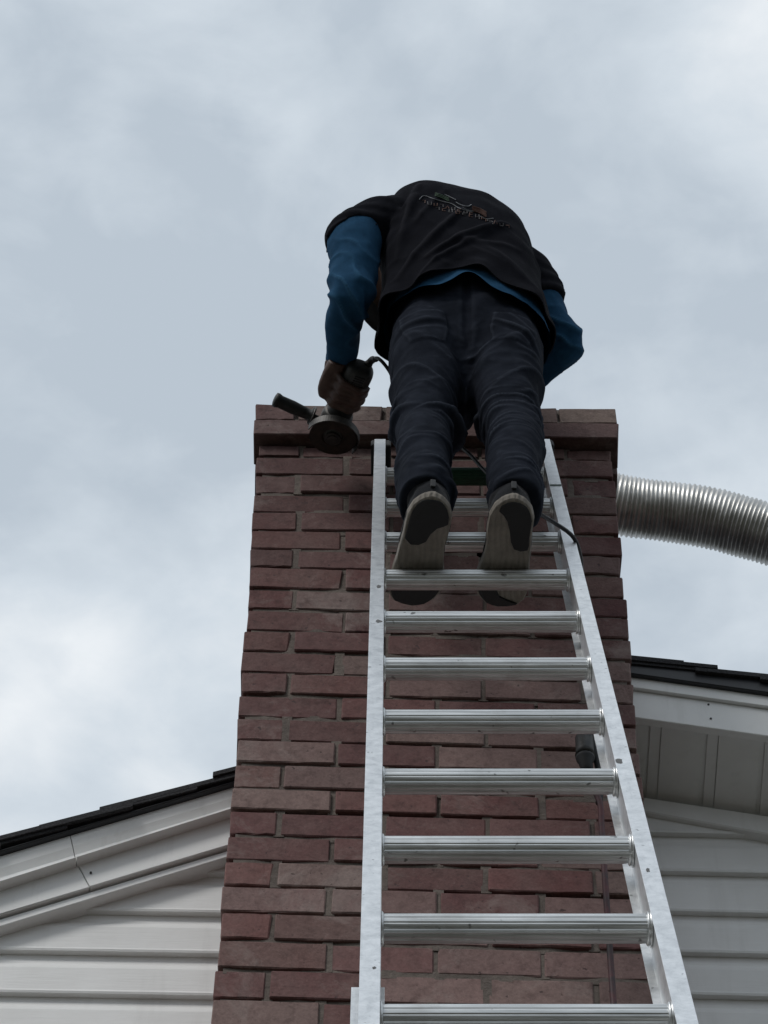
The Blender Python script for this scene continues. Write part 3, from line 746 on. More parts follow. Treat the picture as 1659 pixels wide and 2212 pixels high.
def trfold(p, n_):
    leg = -1 if p.x < .172 else 1
    d = 0.0
    lx_ = p.x - (.08 if leg < 0 else .258)
    for k_, (frq, sl, sd_, amp) in enumerate(((50, 18, 3.1, .017), (88, -34, 8.7, .012), (150, 26, 1.9, .0075))):
        ph = p.z * frq + lx_ * sl * leg + nz(p, 6.5, sd_ * leg) * 5.0 + nz(p, 17, sd_) * 1.1
        crest = max(0.0, 1 - abs(math.sin(ph * .5)) * 1.75) ** 1.1
        loc = max(0.0, nz(p, 8.5, sd_ + 13 * leg + 2) + .12) * 2.2
        mask = 1.15 * band(6.585, .075, p.z) + .75 * band(6.19, .07, p.z) + .28 * band(6.40, .08, p.z) + .35 * band(6.86, .05, p.z) + .10
        d += amp * mask * loc * crest
    d -= .003
    # long diagonal drag folds on the thighs
    ph2 = p.z * 38 - leg * (p.x - .17) * 46 + nz(p, 6, 5) * 2.2
    d += .0075 * band(6.78, .16, p.z) * (1 - abs(math.sin(ph2 * .5))) ** 2
    d += .0045 * nz(p, 14, 2) + .0022 * nz(p, 34, 8)
    if p.y < -.40:
        for cx_, cz_, an_ in ((.272, 6.925, -.12), (.082, 6.925, .10)):      # back pockets
            u_ = (p.x - cx_) * math.cos(an_) + (p.z - cz_) * math.sin(an_); v_ = -(p.x - cx_) * math.sin(an_) + (p.z - cz_) * math.cos(an_)
            hw_ = .052 - .010 * sstep(.0, -.06, v_)
            d += .0042 * sstep(hw_, hw_ - .005, abs(u_)) * sstep(.062, .056, abs(v_))
    # seat: pocket edge on the right, seam down the middle
    if p.y < -.44:
        d -= .008 * math.exp(-((p.x - .173) / .010) ** 2) * sstep(6.84, 6.90, p.z)
        d += .006 * ridge(p, (.235, 6.955), (.325, 6.885), .007) - .005 * ridge(p, (.235, 6.942), (.325, 6.872), .006)
        d += .005 * ridge(p, (.02, 6.93), (.12, 6.95), .009) - .004 * ridge(p, (.02, 6.915), (.12, 6.935), .008)
        d += .0035 * ridge(p, (.26, 6.99), (.31, 6.92), .006)
    return d
displace(mt, trfold)
tro = link('trousers', mt, M_denim, person, True)
# stitched back pocket
# --- shirt
sh = MB()
Y0 = rad(4)
keys = [(.176, -.400, 7.03, .196, .150, rad(3)), (.175, -.402, 7.07, .194, .150, rad(3)), (.172, -.405, 7.16, .183, .142, rad(4)), (.166, -.405, 7.26, .176, .136, rad(7)), (.158, -.402, 7.36, .178, .134, rad(12)),
        (.148, -.398, 7.43, .180, .132, rad(16)), (.124, -.396, 7.470, .168, .126, rad(19)), (.088, -.390, 7.496, .132, .112, rad(20)), (.064, -.370, 7.516, .092, .090, rad(20)), (.056, -.345, 7.528, .058, .060, rad(20))]
loft_keys(sh, keys, 7, seg=48, sq=2.35)
def limb(mb, P, R_, n=6, seg=20):
    Q = spline([tuple(p) + (r,) for p, r in zip(P, R_)], n)
    mb.rings(tube_rings([Vector(q[:3]) for q in Q], [q[3] for q in Q], seg))
limb(sh, [LSH + Vector((.10, .045, .035)), LSH + Vector((.050, .015, .020)), LSH + Vector((.004, 0, -.008)), LSH.lerp(LSL, .55) + Vector((-.004, 0, -.006)), LSL + Vector((.0, 0, 0)), LSL.lerp(LEL, .04)], [.078, .084, .076, .069, .067, .067])
limb(sh, [RSH + Vector((-.07, -.03, .01)), RSH + Vector((.0, 0, .0)), RSH.lerp(RSL, .55) + Vector((.004, 0, 0)), RSL], [.080, .076, .070, .066])
ms = remesh(sh, .005, 8, 'shirt')
bm = bmesh.new(); bm.from_mesh(ms)
bmesh.ops.bisect_plane(bm, geom=bm.verts[:] + bm.edges[:] + bm.faces[:], plane_co=(.17, -.4, 7.062), plane_no=(0, 0, 1), clear_inner=True)
bm.to_mesh(ms); bm.free()
def W(px, py, Y=-.5): v = at(px, py, Y); return (v.x, v.z)
SR = [(W(1095, 490), W(925, 592), .017, .009), (W(1000, 480), W(860, 610), .013, .010), (W(905, 420), W(858, 560), .015, .011), (W(1060, 520), W(900, 640), .008, .007), (W(960, 440), W(880, 520), .006, .010),
      (W(1120, 545), W(985, 560), .006, .012), (W(1140, 620), W(1040, 560), .005, .012), (W(850, 470), W(838, 640), .008, .012)]
def shfold(p, n_):
    back = sstep(-.1, -.5, n_.y * 1.0 + 0) if True else 1
    d = 0
    if p.y < -.36:
        for a, b_, amp, wd in SR:
            d += amp * ridge(p, a, b_, wd * (1.0 + .35 * nz(p, 12, 4))) 
    d += .006 * nz(p, 9, 1.5) + .003 * nz(p, 22, 6)
    ph = (p.x * 30 + p.z * 34) + nz(p, 5, 9) * 2.5
    d += .0035 * (1 - abs(math.sin(ph * .5))) ** 2
    # armpit and sleeve creases
    for s_, c in ((-1, LSL), (1, RSL)):
        q_ = (p - c).length
        d += .004 * math.exp(-(q_ / .09) ** 2) * math.sin(p.z * 160 + nz(p, 10, s_) * 4)
    out_ = n_ * d
    rl_ = math.exp(-((p - LSL).length / .095) ** 2)
    out_ = out_ + (LEL - LSL).normalized() * rl_ * (.030 * sstep(.01, -.07, p.x - LSL.x) - .010)
    # hem: lifts a little in the middle of the back and swings to the right
    hemw = 1 - sstep(7.06, 7.16, p.z)
    ang = math.atan2(p.y + .4, p.x - .173)
    out_ = out_ + Vector((0, 0, hemw * (.012 * math.sin(2.6 * ang + .5) + .010 * nz(p, 10, 2) + .006 * nz(p, 25, 5))))
    if p.y < -.42: out_ = out_ + Vector((0, 0, (1 - sstep(7.06, 7.22, p.z)) * .048 * math.exp(-((p.x - .180) / .075) ** 2)))
    out_ = out_ + Vector((n_.x, n_.y, 0)) * hemw * (.007 * math.sin(9 * ang + 1) + .008 * nz(p, 14, 3))
    return out_
displace(ms, shfold)
sho = link('shirt', ms, M_shirt, person, True)
so_ = sho.modifiers.new('thickness', 'SOLIDIFY'); so_.thickness = .003; so_.offset = -1

# --- blue undershirt: torso skirt that shows under the hem, and the long sleeves
us = MB()
limb(us, [LSH + Vector((.05, .03, .02)), LSH, LSL + Vector((.004, .004, .0)), LSL.lerp(LEL, .45) + Vector((.004, -.004, 0)), LSL.lerp(LEL, .72) + Vector((-.002, 0, 0)), LEL + Vector((-.004, 0, .004)), LEL.lerp(LWR, .33) + Vector((-.012, 0, 0)), LEL.lerp(LWR, .68) + Vector((-.006, 0, 0)), LWR],
     [.05, .056, .062, .055, .055, .047, .043, .038, .035], 8, 24)
limb(us, [RSH + Vector((-.05, -.02, .02)), RSH, RSL + Vector((-.002, 0, 0)), RSL.lerp(REL, .5) + Vector((-.006, 0, .0)), REL + Vector((.004, 0, 0)), REL.lerp(RWR, .3) + Vector((.004, -.004, -.005)), REL.lerp(RWR, .65), RWR],
     [.05, .058, .055, .050, .048, .045, .040, .035], 8, 24)
loft_keys(us, [(.177, -.400, 6.99, .188, .143, rad(3)), (.176, -.400, 7.05, .184, .141, rad(3)), (.172, -.402, 7.16, .172, .130, rad(4)), (.160, -.400, 7.34, .165, .118, rad(10)), (.150, -.395, 7.44, .165, .115, rad(16)), (.146, -.385, 7.50, .14, .10, rad(19))], 6, seg=44)
limb(us, [REL + Vector((-.02, 0, 0)), at(1240, 741, -.30)], [.042, .016], 4, 14)
mu = remesh(us, .0048, 6, 'undershirt')
bm = bmesh.new(); bm.from_mesh(mu)
# open hem, cut on a slant so that it hangs lower on the right
fs_ = [f for f in bm.faces if -.035 < f.calc_center_median().x < .372 and f.calc_center_median().z < 7.12]
es_ = list({e for f in fs_ for e in f.edges}); vs_ = list({v for f in fs_ for v in f.verts})
bmesh.ops.bisect_plane(bm, geom=vs_ + es_ + fs_, plane_co=(.17, -.4, 7.045), plane_no=Vector((.07, -.03, 1)).normalized(), clear_inner=True)
bm.to_mesh(mu); bm.free()
def usfold(p, n_):
    d = .0035 * nz(p, 14, 3) + .0022 * nz(p, 32, 1)
    for c, amp, wd in ((LEL, .014, .075), (LSL.lerp(LEL, .42), .015, .05), (REL, .012, .08), (LWR, .008, .05), (LEL.lerp(LWR, .5), .008, .06)):
        q_ = (p - c).length
        if q_ < wd * 2.2:
            ph = (p.z - p.y * .6) * 78 + (p.x - c.x) * 48 + nz(p, 9, 2) * 7.5 + nz(p, 21, 4) * 2
            d += amp * math.exp(-(q_ / wd) ** 2) * ((1 - abs(math.sin(ph * .5))) ** 1.5 - .35)
    # bulge pushed up under the short sleeve
    d += .006 * math.exp(-((p - LSL.lerp(LEL, .18)).length / .06) ** 2)
    out_ = n_ * d
    if p.z < 7.16 and p.x > -.05:
        hemw = 1 - sstep(7.02, 7.12, p.z); ang = math.atan2(p.y + .4, p.x - .173)
        if abs(p.x - .173) < .24 and p.y > -.57 and p.y < -.24:
            out_ = out_ + Vector((0, 0, hemw * (.006 * nz(p, 18, 7) + (.070 * math.exp(-((p.x - .178) / .042) ** 2) if p.y < -.44 else 0) + .022 * sstep(.16, .06, p.x))))
    return out_
displace(mu, usfold)
uo = link('undershirt', mu, M_blue, person, True)
# cuff band at the left wrist
dcf = (LWR - LEL).normalized()
b = MB(); b.tube([LWR - dcf * .012, LWR - dcf * .002, LWR + dcf * .012, LWR + dcf * .013], [.037, .0385, .0365, .031], 24); b.build('cuff', M_blue, uo, True)

# --- angle grinder geometry (axis first, the hand closes on it)
GZ = 7.118
G0 = atz(781, 792, GZ + .004)            # rear end
G1 = atz(721, 915, GZ)                   # gear head
gax = (G1 - G0).normalized(); GL = (G1 - G0).length
gx = gax.cross(Vector((0, 0, 1))).normalized()       # to the right of the axis as seen from behind
gz = gx.cross(gax)
def GP(s, x_=0, z_=0): return G0 + gax * s + gx * x_ + gz * z_

# --- body: one continuous mesh (head, neck, trunk, arms, hands, legs) under the clothes
bd = MB()
loft_keys(bd, [(.173, -.40, 6.90, .10, .07), (.173, -.40, 7.0, .145, .095), (.170, -.40, 7.15, .135, .09), (.158, -.395, 7.34, .145, .10), (.148, -.385, 7.46, .145, .095), (.14, -.36, 7.54, .09, .075), (.125, -.325, 7.585, .058, .058), (.10, -.28, 7.60, .052, .055), (.07, -.235, 7.59, .05, .055)], 5)
# head: skull, jaw, nose, ears, tipped forward and down
HD = Vector((-.10, .62, -.78)).normalized()       # face direction
HUP = Vector((-.25, .70, .60)); HUP = (HUP - HD * HUP.dot(HD)).normalized(); HSD = HD.cross(HUP)
def HP(f_, u_, s_): return HEAD + HD * f_ + HUP * u_ + HSD * s_
def ball(mb, c, rx_, ry_, rz_, axx, axy, axz, n=14):
    R_ = []
    for i in range(n + 1):
        t_ = math.pi * i / n; r_ = max(math.sin(t_), .02)
        R_.append([c + axz * (math.cos(t_) * rz_) + axx * (math.cos(p_ * 2 * math.pi / 20) * r_ * rx_) + axy * (math.sin(p_ * 2 * math.pi / 20) * r_ * ry_) for p_ in range(20)])
    mb.rings(R_)
ball(bd, HEAD + HUP * .02, .076, .098, .098, HSD, HD, HUP)
ball(bd, HP(.035, -.055, 0), .052, .058, .065, HSD, HD, HUP)
ball(bd, HP(.098, -.012, 0), .013, .022, .026, HSD, HD, HUP, 8)
ball(bd, HP(.085, -.062, 0), .024, .012, .010, HSD, HD, HUP, 8)
for s_ in (-1, 1): ball(bd, HP(-.005, -.005, s_ * .078), .010, .020, .032, HSD, HD, HUP, 8)
limb(bd, [Vector((.10, -.37, 7.48)), LSH, LSL, LEL, LEL.lerp(LWR, .4), LWR, GP(.030, -.055, .012)], [.05, .045, .038, .026, .025, .022, .026], 5, 14)
limb(bd, [Vector((.20, -.37, 7.48)), RSH, RSL, REL, REL.lerp(RWR, .4), RWR, RWR + Vector((-.03, .04, .03))], [.05, .045, .038, .026, .025, .022, .026], 5, 14)
for hx, kx, ax_ in ((.088, .078, .077), (.258, .262, .252)):
    limb(bd, [Vector((hx, -.40, 6.98)), Vector((kx, -.455, 6.72)), Vector((kx, -.50, 6.55)), Vector((kx, -.56, 6.40)), Vector((ax_, -.64, 6.17)), Vector((ax_, -.645, 6.11))], [.08, .06, .045, .046, .033, .034], 5, 14)
# left hand round the grinder: palm on the left flank, fingers passing under the body to the right, thumb over the top
loft_keys(bd, [tuple(GP(.015, -.050, .014)) + (.024, .020, 1.2), tuple(GP(.045, -.046, .006)) + (.032, .017, 1.2), tuple(GP(.080, -.041, -.002)) + (.034, .016, 1.2), tuple(GP(.106, -.038, -.004)) + (.024, .013, 1.2)], 4, seg=18)
FR = .0305
def finger(s0, sk, rad_, a_end, r_off=0.0):
    P_ = []; rr_ = []
    n_ = 9
    for i in range(n_):
        t_ = i / (n_ - 1); a = rad(185) + (a_end - rad(185)) * t_
        R_ = FR + rad_ * .55 + r_off + (.010 * (1 - t_) ** 3) + (.0035 if i in (2, 5) else 0)
        P_.append(GP(s0 + sk * t_, math.cos(a) * R_, math.sin(a) * R_)); rr_.append(rad_ * (1.08 - .22 * t_) * (1.10 if i in (2, 5) else 1))
    limb(bd, P_, rr_, 3, 12)
for s0, sk, r_, a_e in ((.036, .008, .0078, rad(345)), (.0575, .004, .0086, rad(362)), (.0795, .0, .0088, rad(358)), (.1015, -.004, .0084, rad(340))):
    finger(s0, sk, r_, a_e)
Pt = [GP(.05, -.055, .02), GP(.08, -.050, .036), GP(.105, -.022, .046), GP(.125, .006, .043)]
limb(bd, Pt, [.014, .0125, .011, .0095], 4, 12)
# right hand laid on the chimney cap
RH = RWR + Vector((-.03, .04, .03))
loft_keys(bd, [tuple(RWR) + (.026, .018), tuple(RH) + (.036, .016), tuple(RH + Vector((-.02, .05, .025))) + (.038, .014)], 4, seg=16)
for k in range(4):
    o_ = Vector(((k - 1.5) * .0195, 0, 0)); b0 = RH + Vector((-.02, .05, .025)) + o_
    limb(bd, [b0, b0 + Vector((-.004, .03, .012)), b0 + Vector((-.006, .055, .012)), b0 + Vector((-.006, .072, .004))], [.010, .0095, .009, .008], 3, 10)
limb(bd, [RH + Vector((-.03, .0, .0)), RH + Vector((-.055, .03, .012)), RH + Vector((-.06, .058, .018))], [.012, .0105, .009], 3, 10)
mb_ = remesh(bd, .0036, 2, 'body')
displace(mb_, lambda p, n_: .0008 * nz(p, 60, 2))
bo = link('body', mb_, M_skin, person, True)
# --- hat pulled down over the head
ht = MB()
R_ = []
for (u_, r_) in ((.118, .004), (.115, .04), (.10, .072), (.07, .094), (.03, .101), (.0, .103), (-.012, .104)):
    R_.append([HEAD + HUP * (u_ + .004) + HSD * (math.cos(i * 2 * math.pi / 32) * r_ * .86) + HD * (math.sin(i * 2 * math.pi / 32) * r_ * 1.03) for i in range(32)])
ht.rings(R_); hat = ht.build('hat', M_cap, person, True)
R_ = []
for (u_, r_) in ((.004, .104), (-.004, .130), (-.012, .152), (-.017, .153), (-.010, .128), (-.004, .100)):
    R_.append([HEAD + HUP * (u_ - .004) + HSD * (math.cos(i * 2 * math.pi / 40) * r_ * .86) + HD * (math.sin(i * 2 * math.pi / 40) * r_ * 1.05) for i in range(40)])
b = MB(); b.rings(R_, close=True); b.build('hat_brim', M_capdk, hat, True)

# --- shoes
def shoe(heel, toe, hip, side, rungp):
    """heel/toe: points of the sole outline on the ground plane of the foot"""
    root_z = 6.038
    ax_ = Vector((toe.x - heel.x, toe.y - heel.y, 0)); L_ = ax_.length; ax_.normalize(); rt_ = Vector((ax_.y, -ax_.x, 0))
    # half widths along the foot: t -> (left, right)
    tab = [(0, .004, .004), (.02, .019, .019), (.07, .033, .033), (.15, .041, .041), (.28, .042, .041), (.42, .041 - .003 * side, .041 + .003 * side), (.55, .044 - .002*side, .044 + .002*side), (.68, .050, .050), (.78, .051 - .001 * side, .051 + .001 * side), (.88, .044 - .004 * side, .044 + .004 * side), (.95, .031 - .006*side, .031 + .006*side), (.99, .012 - .004*side, .012 + .004*side), (1, .003, .003)]
    def hw(t_, k): return np.interp(t_, [r[0] for r in tab], [r[k] for r in tab])
    ts = np.concatenate([np.linspace(0, .12, 9), np.linspace(.16, .88, 16), np.linspace(.91, 1, 8)])
    def spring(t_): return .016 * max(0, (t_ - .72) / .28) ** 2 + .006 * max(0, (.12 - t_) / .12) ** 2
    def outline(z_, grow=0.0):
        pl = [(t_, -hw(t_, 1) - grow) for t_ in ts] ; pr = [(t_, hw(t_, 2) + grow) for t_ in ts[::-1]]
        out_ = []
        for t_, w_ in pl + pr:
            t2 = t_ * (1 + 2 * grow / L_) - grow / L_
            p = heel + ax_ * (t2 * L_) + rt_ * w_; out_.append(Vector((p.x, p.y, root_z + z_ + spring(t_))))
        return out_
    so2 = MB()
    ring_ = [outline(0, -.0015), outline(.002, .0005), outline(.010, .002), outline(.015, .002), outline(.019, .0)]
    n_ = len(ring_[0])
    so2.rings(ring_)
    # uppers as a loft along the foot
    up = MB(); R2 = []
    prof = [(.0, .030, .045, .10), (.06, .040, .075, .10), (.16, .045, .09, .11), (.28, .046, .09, .12), (.40, .046, .082, .10), (.55, .048, .064, .07), (.70, .051, .052, .06), (.82, .049, .046, .05), (.92, .040, .040, .045), (.985, .020, .034, .04)]
    for t_, hwid, hh_, _ in prof:
        c = heel + ax_ * (t_ * L_ * .975 + .004) + rt_ * ((hw(t_, 2) - hw(t_, 1)) / 2)
        rg_ = []
        for i in range(24):
            a = 2 * math.pi * i / 24
            zz = math.sin(a); x_ = math.cos(a) * min(hwid, (hw(t_, 1) + hw(t_, 2)) / 2 + .006) * (1 if zz < 0 else (1 - .25 * zz))
            rg_.append(Vector((c.x + rt_.x * x_, c.y + rt_.y * x_, root_z + .014 + spring(t_) + max(zz, -.05) * hh_ + (0 if zz > 0 else .0))))
        R2.append(rg_)
    up.rings(R2)
    loft_keys(up, [tuple(heel + ax_ * .06) [:2] + (root_z + .06, .042, .046), tuple(heel + ax_ * .065)[:2] + (root_z + .11, .041, .046), tuple(heel + ax_ * .065)[:2] + (root_z + .135, .040, .045)], 4, seg=20)
    me = remesh(up, .006, 3, 'upper')
    displace(me, lambda p, n__: .0012 * nz(p, 40, side))
    s = so2.build('shoe', M_sole, person, False, 0)
    link('upper', me, M_upper, s, True)
    tb = MB(); hb = heel + ax_ * .002
    tb.box((-.005, -.003, 0), (.005, .002, .022), Matrix.Translation((hb.x, hb.y, root_z + .040)) @ Matrix.Rotation(math.atan2(-ax_.x, ax_.y), 4, 'Z')); tb.build('pull_tab', M_rub, s, bevel=.001)
    # black rubber pads under heel and toe
    def pad(poly):
        b = MB(); A = []; B = []
        for t_, q_ in poly:
            w_ = q_ * (hw(t_, 2) if q_ > 0 else hw(t_, 1)) - 0.001 * q_
            p = heel + ax_ * (t_ * L_) + rt_ * w_
            A.append(Vector((p.x, p.y, root_z + spring(t_) - .0022))); B.append(Vector((p.x, p.y, root_z + spring(t_) + .006)))
        b.prism(A, B); b.build('tread_pad', M_soleblk, s, bevel=.001)
    return s, pad
lh, lt = atz(936, 1077, 6.04), atz(888, 1319, 6.04)
s1, pad = shoe(lh, lt, None, -1, None)
arc = lambda t0, t1, q_, n_: [(t0 + (t1 - t0) * i / n_, q_) for i in range(n_ + 1)]
hp = [(t_, -.93) for t_ in (.36, .28, .2, .12, .06, .03)] + [(.02, -.5), (.018, 0), (.02, .5)] + [(t_, .93) for t_ in (.03, .08, .14, .20)] + [(.22, .75), (.245, .45), (.30, .2), (.37, .05), (.405, -.25), (.41, -.6)]
pad(hp)
tp = [(t_, -.95) for t_ in (.72, .78, .85, .91, .95)] + [(.975, -.8), (.985, 0), (.975, .8)] + [(t_, .95) for t_ in (.95, .91, .86, .80, .755)] + [(.74, .7), (.77, .3), (.79, 0), (.775, -.4), (.74, -.7)]
pad(tp)
rh, rt2 = atz(1112, 1081, 6.04), atz(1074, 1321, 6.04)
s2, pad = shoe(rh, rt2, None, 1, None)
hp = [(.10, -.75), (.06, -.8), (.03, -.6), (.02, 0), (.025, .6)] + [(t_, .95) for t_ in (.05, .1, .16, .24, .32, .38)] + [(.42, .9), (.435, .6), (.42, .3), (.36, .12), (.26, -.02), (.18, -.2), (.13, -.45)]
pad(hp)
tp = [(t_, -.95) for t_ in (.73, .8, .86, .91, .95)] + [(.975, -.8), (.985, 0), (.975, .8)] + [(t_, .95) for t_ in (.95, .93)] + [(.92, .6), (.90, .3), (.87, 0), (.80, -.2), (.745, -.5)]
pad(tp)

# --- print on the back of the shirt: faded picture line and two rows of worn lettering, unreadable in the photograph
bvh = BVHTree.FromPolygons([v.co[:] for v in ms.vertices], [tuple(p.vertices) for p in ms.polygons])
def onshirt(px, py):
    d = ray(px, py).normalized(); h_ = bvh.ray_cast(CAM, d)
    return None if h_[0] is None else h_[0] + h_[1] * .0016 * (1 if h_[1].dot(d) < 0 else -1)
M_pw = mat('print_white', (.20, .21, .23), .8); M_po = mat('print_rust', (.13, .070, .055), .85); M_pd = mat('print_faded', (.075, .045, .045), .85); M_pg = mat('print_green', (.03, .06, .035), .85)
def stroke(mb, pts, wd):
    P_ = []
    for (x_, y_) in pts:
        h_ = onshirt(x_, y_)
        if h_ is not None: P_.append(h_)
    if len(P_) < 2: return
    mb.tube(P_, wd, 5)
def print_part(name, mtl, strokes, wd):
    b = MB()
    for s_ in strokes: stroke(b, s_, wd)
    if b.v: b.build(name, mtl, sho)
def dense(P_, n=6): return [tuple(q_) for q_ in spline(P_, n)]
print_part('print_line', M_pw, [dense([(905, 432), (915, 424), (935, 430), (955, 436), (975, 441), (990, 450), (1005, 455), (1020, 460)]), dense([(960, 421), (975, 428), (985, 433)]), dense([(985, 438), (996, 444), (1010, 447), (1018, 443)]), dense([(1000, 450), (1014, 456), (1030, 458)]), dense([(1035, 468), (1050, 474), (1065, 473)])], .0011)
print_part('print_picture', M_po, [dense([(1020, 447 + k * 3), (1036, 452 + k * 3), (1050, 460 + k * 3)]) for k in range(4)], .0017)
print_part('print_picture', M_pg, [dense([(940, 418 + k * 3), (955, 423 + k * 3), (970, 430 + k * 3)]) for k in range(3)], .0014)
gl = []; rl = random.Random(3)
for row_, (x0, y0, x1, y1, n_) in enumerate(((915, 437, 1095, 490, 15), (945, 452, 1060, 482, 9))):
    for k in range(n_):
        u = k / (n_ - 1); cx = x0 + (x1 - x0) * u; cy = y0 + (y1 - y0) * u + 4 * math.sin(u * 3.14) * (-1)
        w_, h_ = 3.6, 2.9
        kind = rl.randint(0, 4)
        pts_ = {0: [(-1, 1), (-1, -1), (1, -1)], 1: [(-1, -1), (1, -1), (1, 1)], 2: [(-1, 1), (0, -1), (1, 1)], 3: [(1, -1), (-1, -.6), (-1, .8), (1, 1)], 4: [(-1, -1), (-1, 1), (1, 1), (1, -1)]}[kind]
        gl.append([(cx + a * w_, cy + b_ * h_) for a, b_ in pts_])
print_part('print_lettering', M_po, gl[0::2], .0009); print_part('print_lettering', mat('print_grey', (.12, .115, .12), .85), gl[1::2], .0009)

# ------------------------------------------------------------------ angle grinder
gr = empty('angle_grinder', GP(.12), 'black corded angle grinder held against the brick under the chimney cap', 'angle grinder')
def grl(mb, K, seg=24):                  # loft along the grinder axis: (s, half width, half height, z offset)
    R_ = []
    for q_ in spline(K, 5):
        R_.append([GP(q_[0], math.copysign(abs(math.cos(a)) ** .85, math.cos(a)) * q_[1], q_[3] + math.copysign(abs(math.sin(a)) ** .85, math.sin(a)) * q_[2]) for a in [2 * math.pi * i / seg for i in range(seg)]])
    mb.rings(R_)
b = MB(); grl(b, [(-.006, .012, .012, 0), (-.002, .026, .025, 0), (.012, .033, .032, 0), (.05, .033, .032, 0), (.075, .030, .029, 0), (.13, .0295, .0285, 0), (.155, .031, .030, 0), (GL - .03, .032, .031, 0)])
b.build('motor_housing', M_tool, gr, True)
b = MB(); grl(b, [(GL - .034, .034, .033, 0), (GL - .018, .036, .034, .0), (GL + .006, .034, .030, .0), (GL + .028, .028, .022, .004), (GL + .038, .016, .012, .008)])
b.build('gear_head', M_gear, gr, True)
b = MB(); b.box((-.005, .03, .030), (.005, .075, .038), Matrix(((gx.x, gax.x, gz.x, 0), (gx.y, gax.y, gz.y, 0), (gx.z, gax.z, gz.z, 0), (0, 0, 0, 1))).copy() if False else None) if False else None
DC = GP(GL + .004, .0, -.046)          # disc centre, under the gear head
dn = (gz + gx * .04 - gax * .20).normalized(); du = gax - dn * gax.dot(dn); du.normalize(); dv = dn.cross(du)
def disc_rings(mb, prof, n=48, c=DC):
    mb.rings([[c + dn * h_ + (du * math.cos(i * 2 * math.pi / n) + dv * math.sin(i * 2 * math.pi / n)) * r_ for i in range(n)] for r_, h_ in prof])
b = MB(); disc_rings(b, [(.012, .0), (.022, -.001), (.026, -.0045), (.054, -.0045), (.054, -.0015), (.026, -.0015), (.012, .003)]); b.build('cutting_disc', M_disc, gr)
b = MB(); disc_rings(b, [(.019, -.0062), (.0195, -.010), (.013, -.0105), (.013, -.013), (.004, -.0135)]); b.build('clamp_nut', M_tool, gr)
b = MB(); disc_rings(b, [(.026, .044), (.029, .012), (.024, -.001)]); b.build('spindle_neck', M_gear, gr, True)
# guard: skirt on the operator's half
b = MB(); R_ = []
for i in range(37):
    a = rad(95) + rad(195) * i / 36
    dr = du * math.cos(a) + dv * math.sin(a)
    R_.append([DC + dr * .022 + dn * .0085, DC + dr * .0600 + dn * .0085, DC + dr * .0615 + dn * .007, DC + dr * .0615 - dn * .012, DC + dr * .0594 - dn * .0125, DC + dr * .0590 + dn * .0055, DC + dr * .022 + dn * .0055])
b.rings(R_); b.build('disc_guard', M_gear, gr)
# side handle to the left
H0 = GP(GL + .004, -.028, .003); H1 = atz(592, 862, H0.z + .012)
hd_ = (H1 - H0).normalized(); HLn = (H1 - H0).length
b = MB(); b.tube([H0, H0 + hd_ * .03], .007, 12); b.build('handle_stud', M_gear, gr, True)
b = MB(); Q = [(.022, .010), (.024, .019), (.028, .0205), (.031, .013), (.045, .0135), (.075, .0155), (HLn - .016, .0150), (HLn - .008, .0175), (HLn - .002, .0168), (HLn, .010)]
b.tube([H0 + hd_ * s for s, r_ in Q], [r_ for s, r_ in Q], 20); b.build('side_handle', M_toolgr, gr, True)
b = MB(); b.tube([H0 + hd_ * .0225, H0 + hd_ * .026, H0 + hd_ * .0275], [.021, .0225, .021], 20); b.build('handle_flange', M_gear, gr)
b = MB()
for i in range(6): b.tube([GP(.010 + i*.006, -.012, -.0325), GP(.010 + i*.006, .012, -.0325)], .0012, 6)
b.build('vent_slots', M_rub, gr)
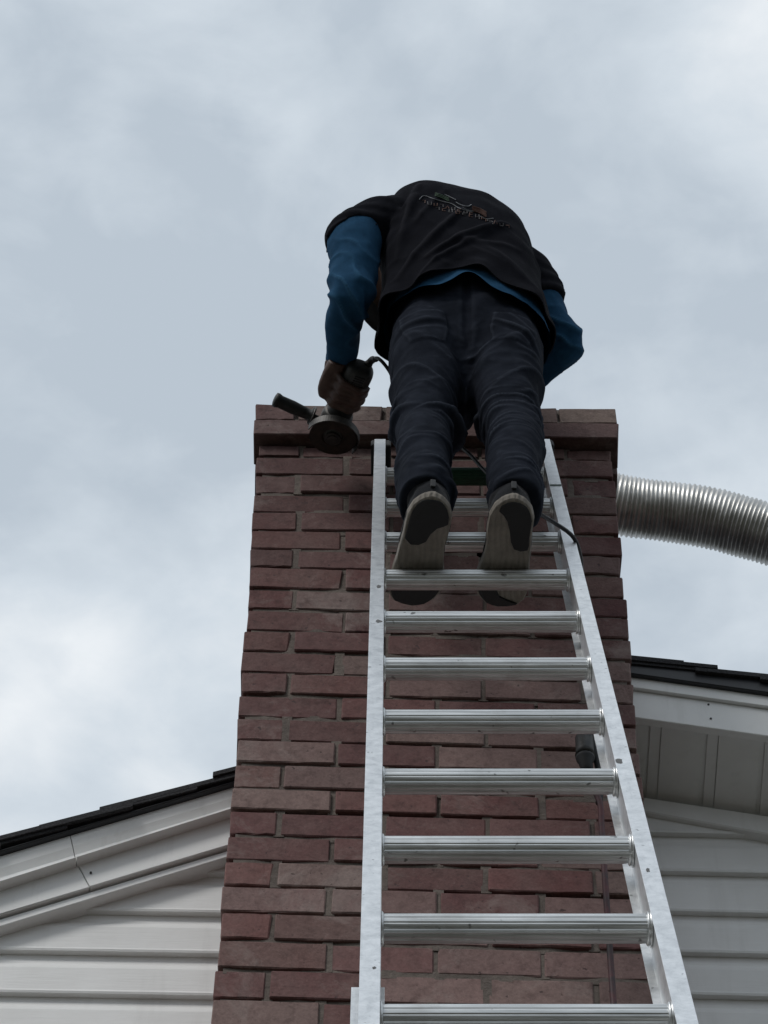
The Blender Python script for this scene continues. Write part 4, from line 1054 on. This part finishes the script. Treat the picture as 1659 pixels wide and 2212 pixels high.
# its cord: behind the legs, over the right rail, down to the coupling
cp = [GP(0, .012, .008), GP(-.018, .018, .012), at(818, 775, -.36), at(840, 800, -.33), at(868, 850, -.28), at(930, 915, -.27), at(985, 957, -.29), at(1018, 985, -.30), at(1046, 1016, -.31), at(1110, 1075, -.36),
      at(1172, 1114, -.46), at(1200, 1131, -.495), at(1228, 1150, -.503), at(1243, 1168, -.495), at(1252, 1194, -.47), at(1256, 1226, -.43), at(1254, 1262, -.34), at(1272, 1340, -.27), at(1296, 1450, -.20), at(1316, 1530, -.15), at(1300, 1562, -.12), at(1270, 1572, -.10), at(1262, 1586, -.10)]
b = MB(); b.tube(vspline(cp, 8), .0042, 10); b.build('power_cord', M_cord, gr, True)
b = MB(); b.tube(vspline([cp[0], cp[1], cp[1].lerp(cp[2], .6)], 5), [.010] * 3 + [.0085] * 4 + [.0065] * 4, 12); b.build('strain_relief', M_rub, gr, True)
PY = -.10
p0, p1 = at(1262, 1590, PY), at(1264, 1632, PY)
ad = (p1 - p0).normalized()
b = MB(); b.tube([p0 - ad * .012, p0, p0 + ad * .006, p0.lerp(p1, .8), p1, p1 + ad * .002], [.006, .011, .0185, .0185, .0205, .015], 16); b.build('plug', M_tool, gr, True)

# ------------------------------------------------------------------ extension cord
q1 = at(1268, 1660, PY)
ext = empty('extension_cable', (q1.x + .03, PY, .02), 'dirty red extension cord hanging behind the rungs from the black plug', 'cord')
b = MB(); b.tube([p1 + ad * .003, p1 + ad * .006, p1 + ad * .012, p1 + ad * .02, q1, q1 + ad * .012], [.012, .0195, .0185, .0145, .0125, .006], 16); b.build('socket', M_rub, ext, True)
ec = [q1 + ad * .004, at(1280, 1700, PY), at(1296, 1735, PY), at(1300, 1790, PY), at(1307, 1900, PY - .01), at(1316, 2030, PY - .01), at(1325, 2160, PY - .01)]
e_ = ec[-1]; ec += [Vector((e_.x, e_.y - .02, 4.5)), Vector((e_.x - .02, e_.y - .05, 2.5)), Vector((e_.x, e_.y - .06, .6)), Vector((e_.x + .03, e_.y - .12, .08)), Vector((e_.x + .3, e_.y - .5, .012)), Vector((e_.x + 1.2, e_.y - .9, .012))]
b = MB(); b.tube(vspline(ec, 8), .0062, 10); b.build('cable', M_redcord, ext, True)
# slack end of the cord knotted beside the coupling
kn = [at(1294, 1735, PY + .005), at(1297, 1690, PY + .01), at(1292, 1655, PY + .012), at(1284, 1620, PY + .01), at(1280, 1596, PY + .01), at(1283, 1580, PY + .012), at(1292, 1566, PY + .015)]
b = MB(); b.tube(vspline(kn, 6), .0072, 10); b.build('cable_loop', M_rub, ext, True)
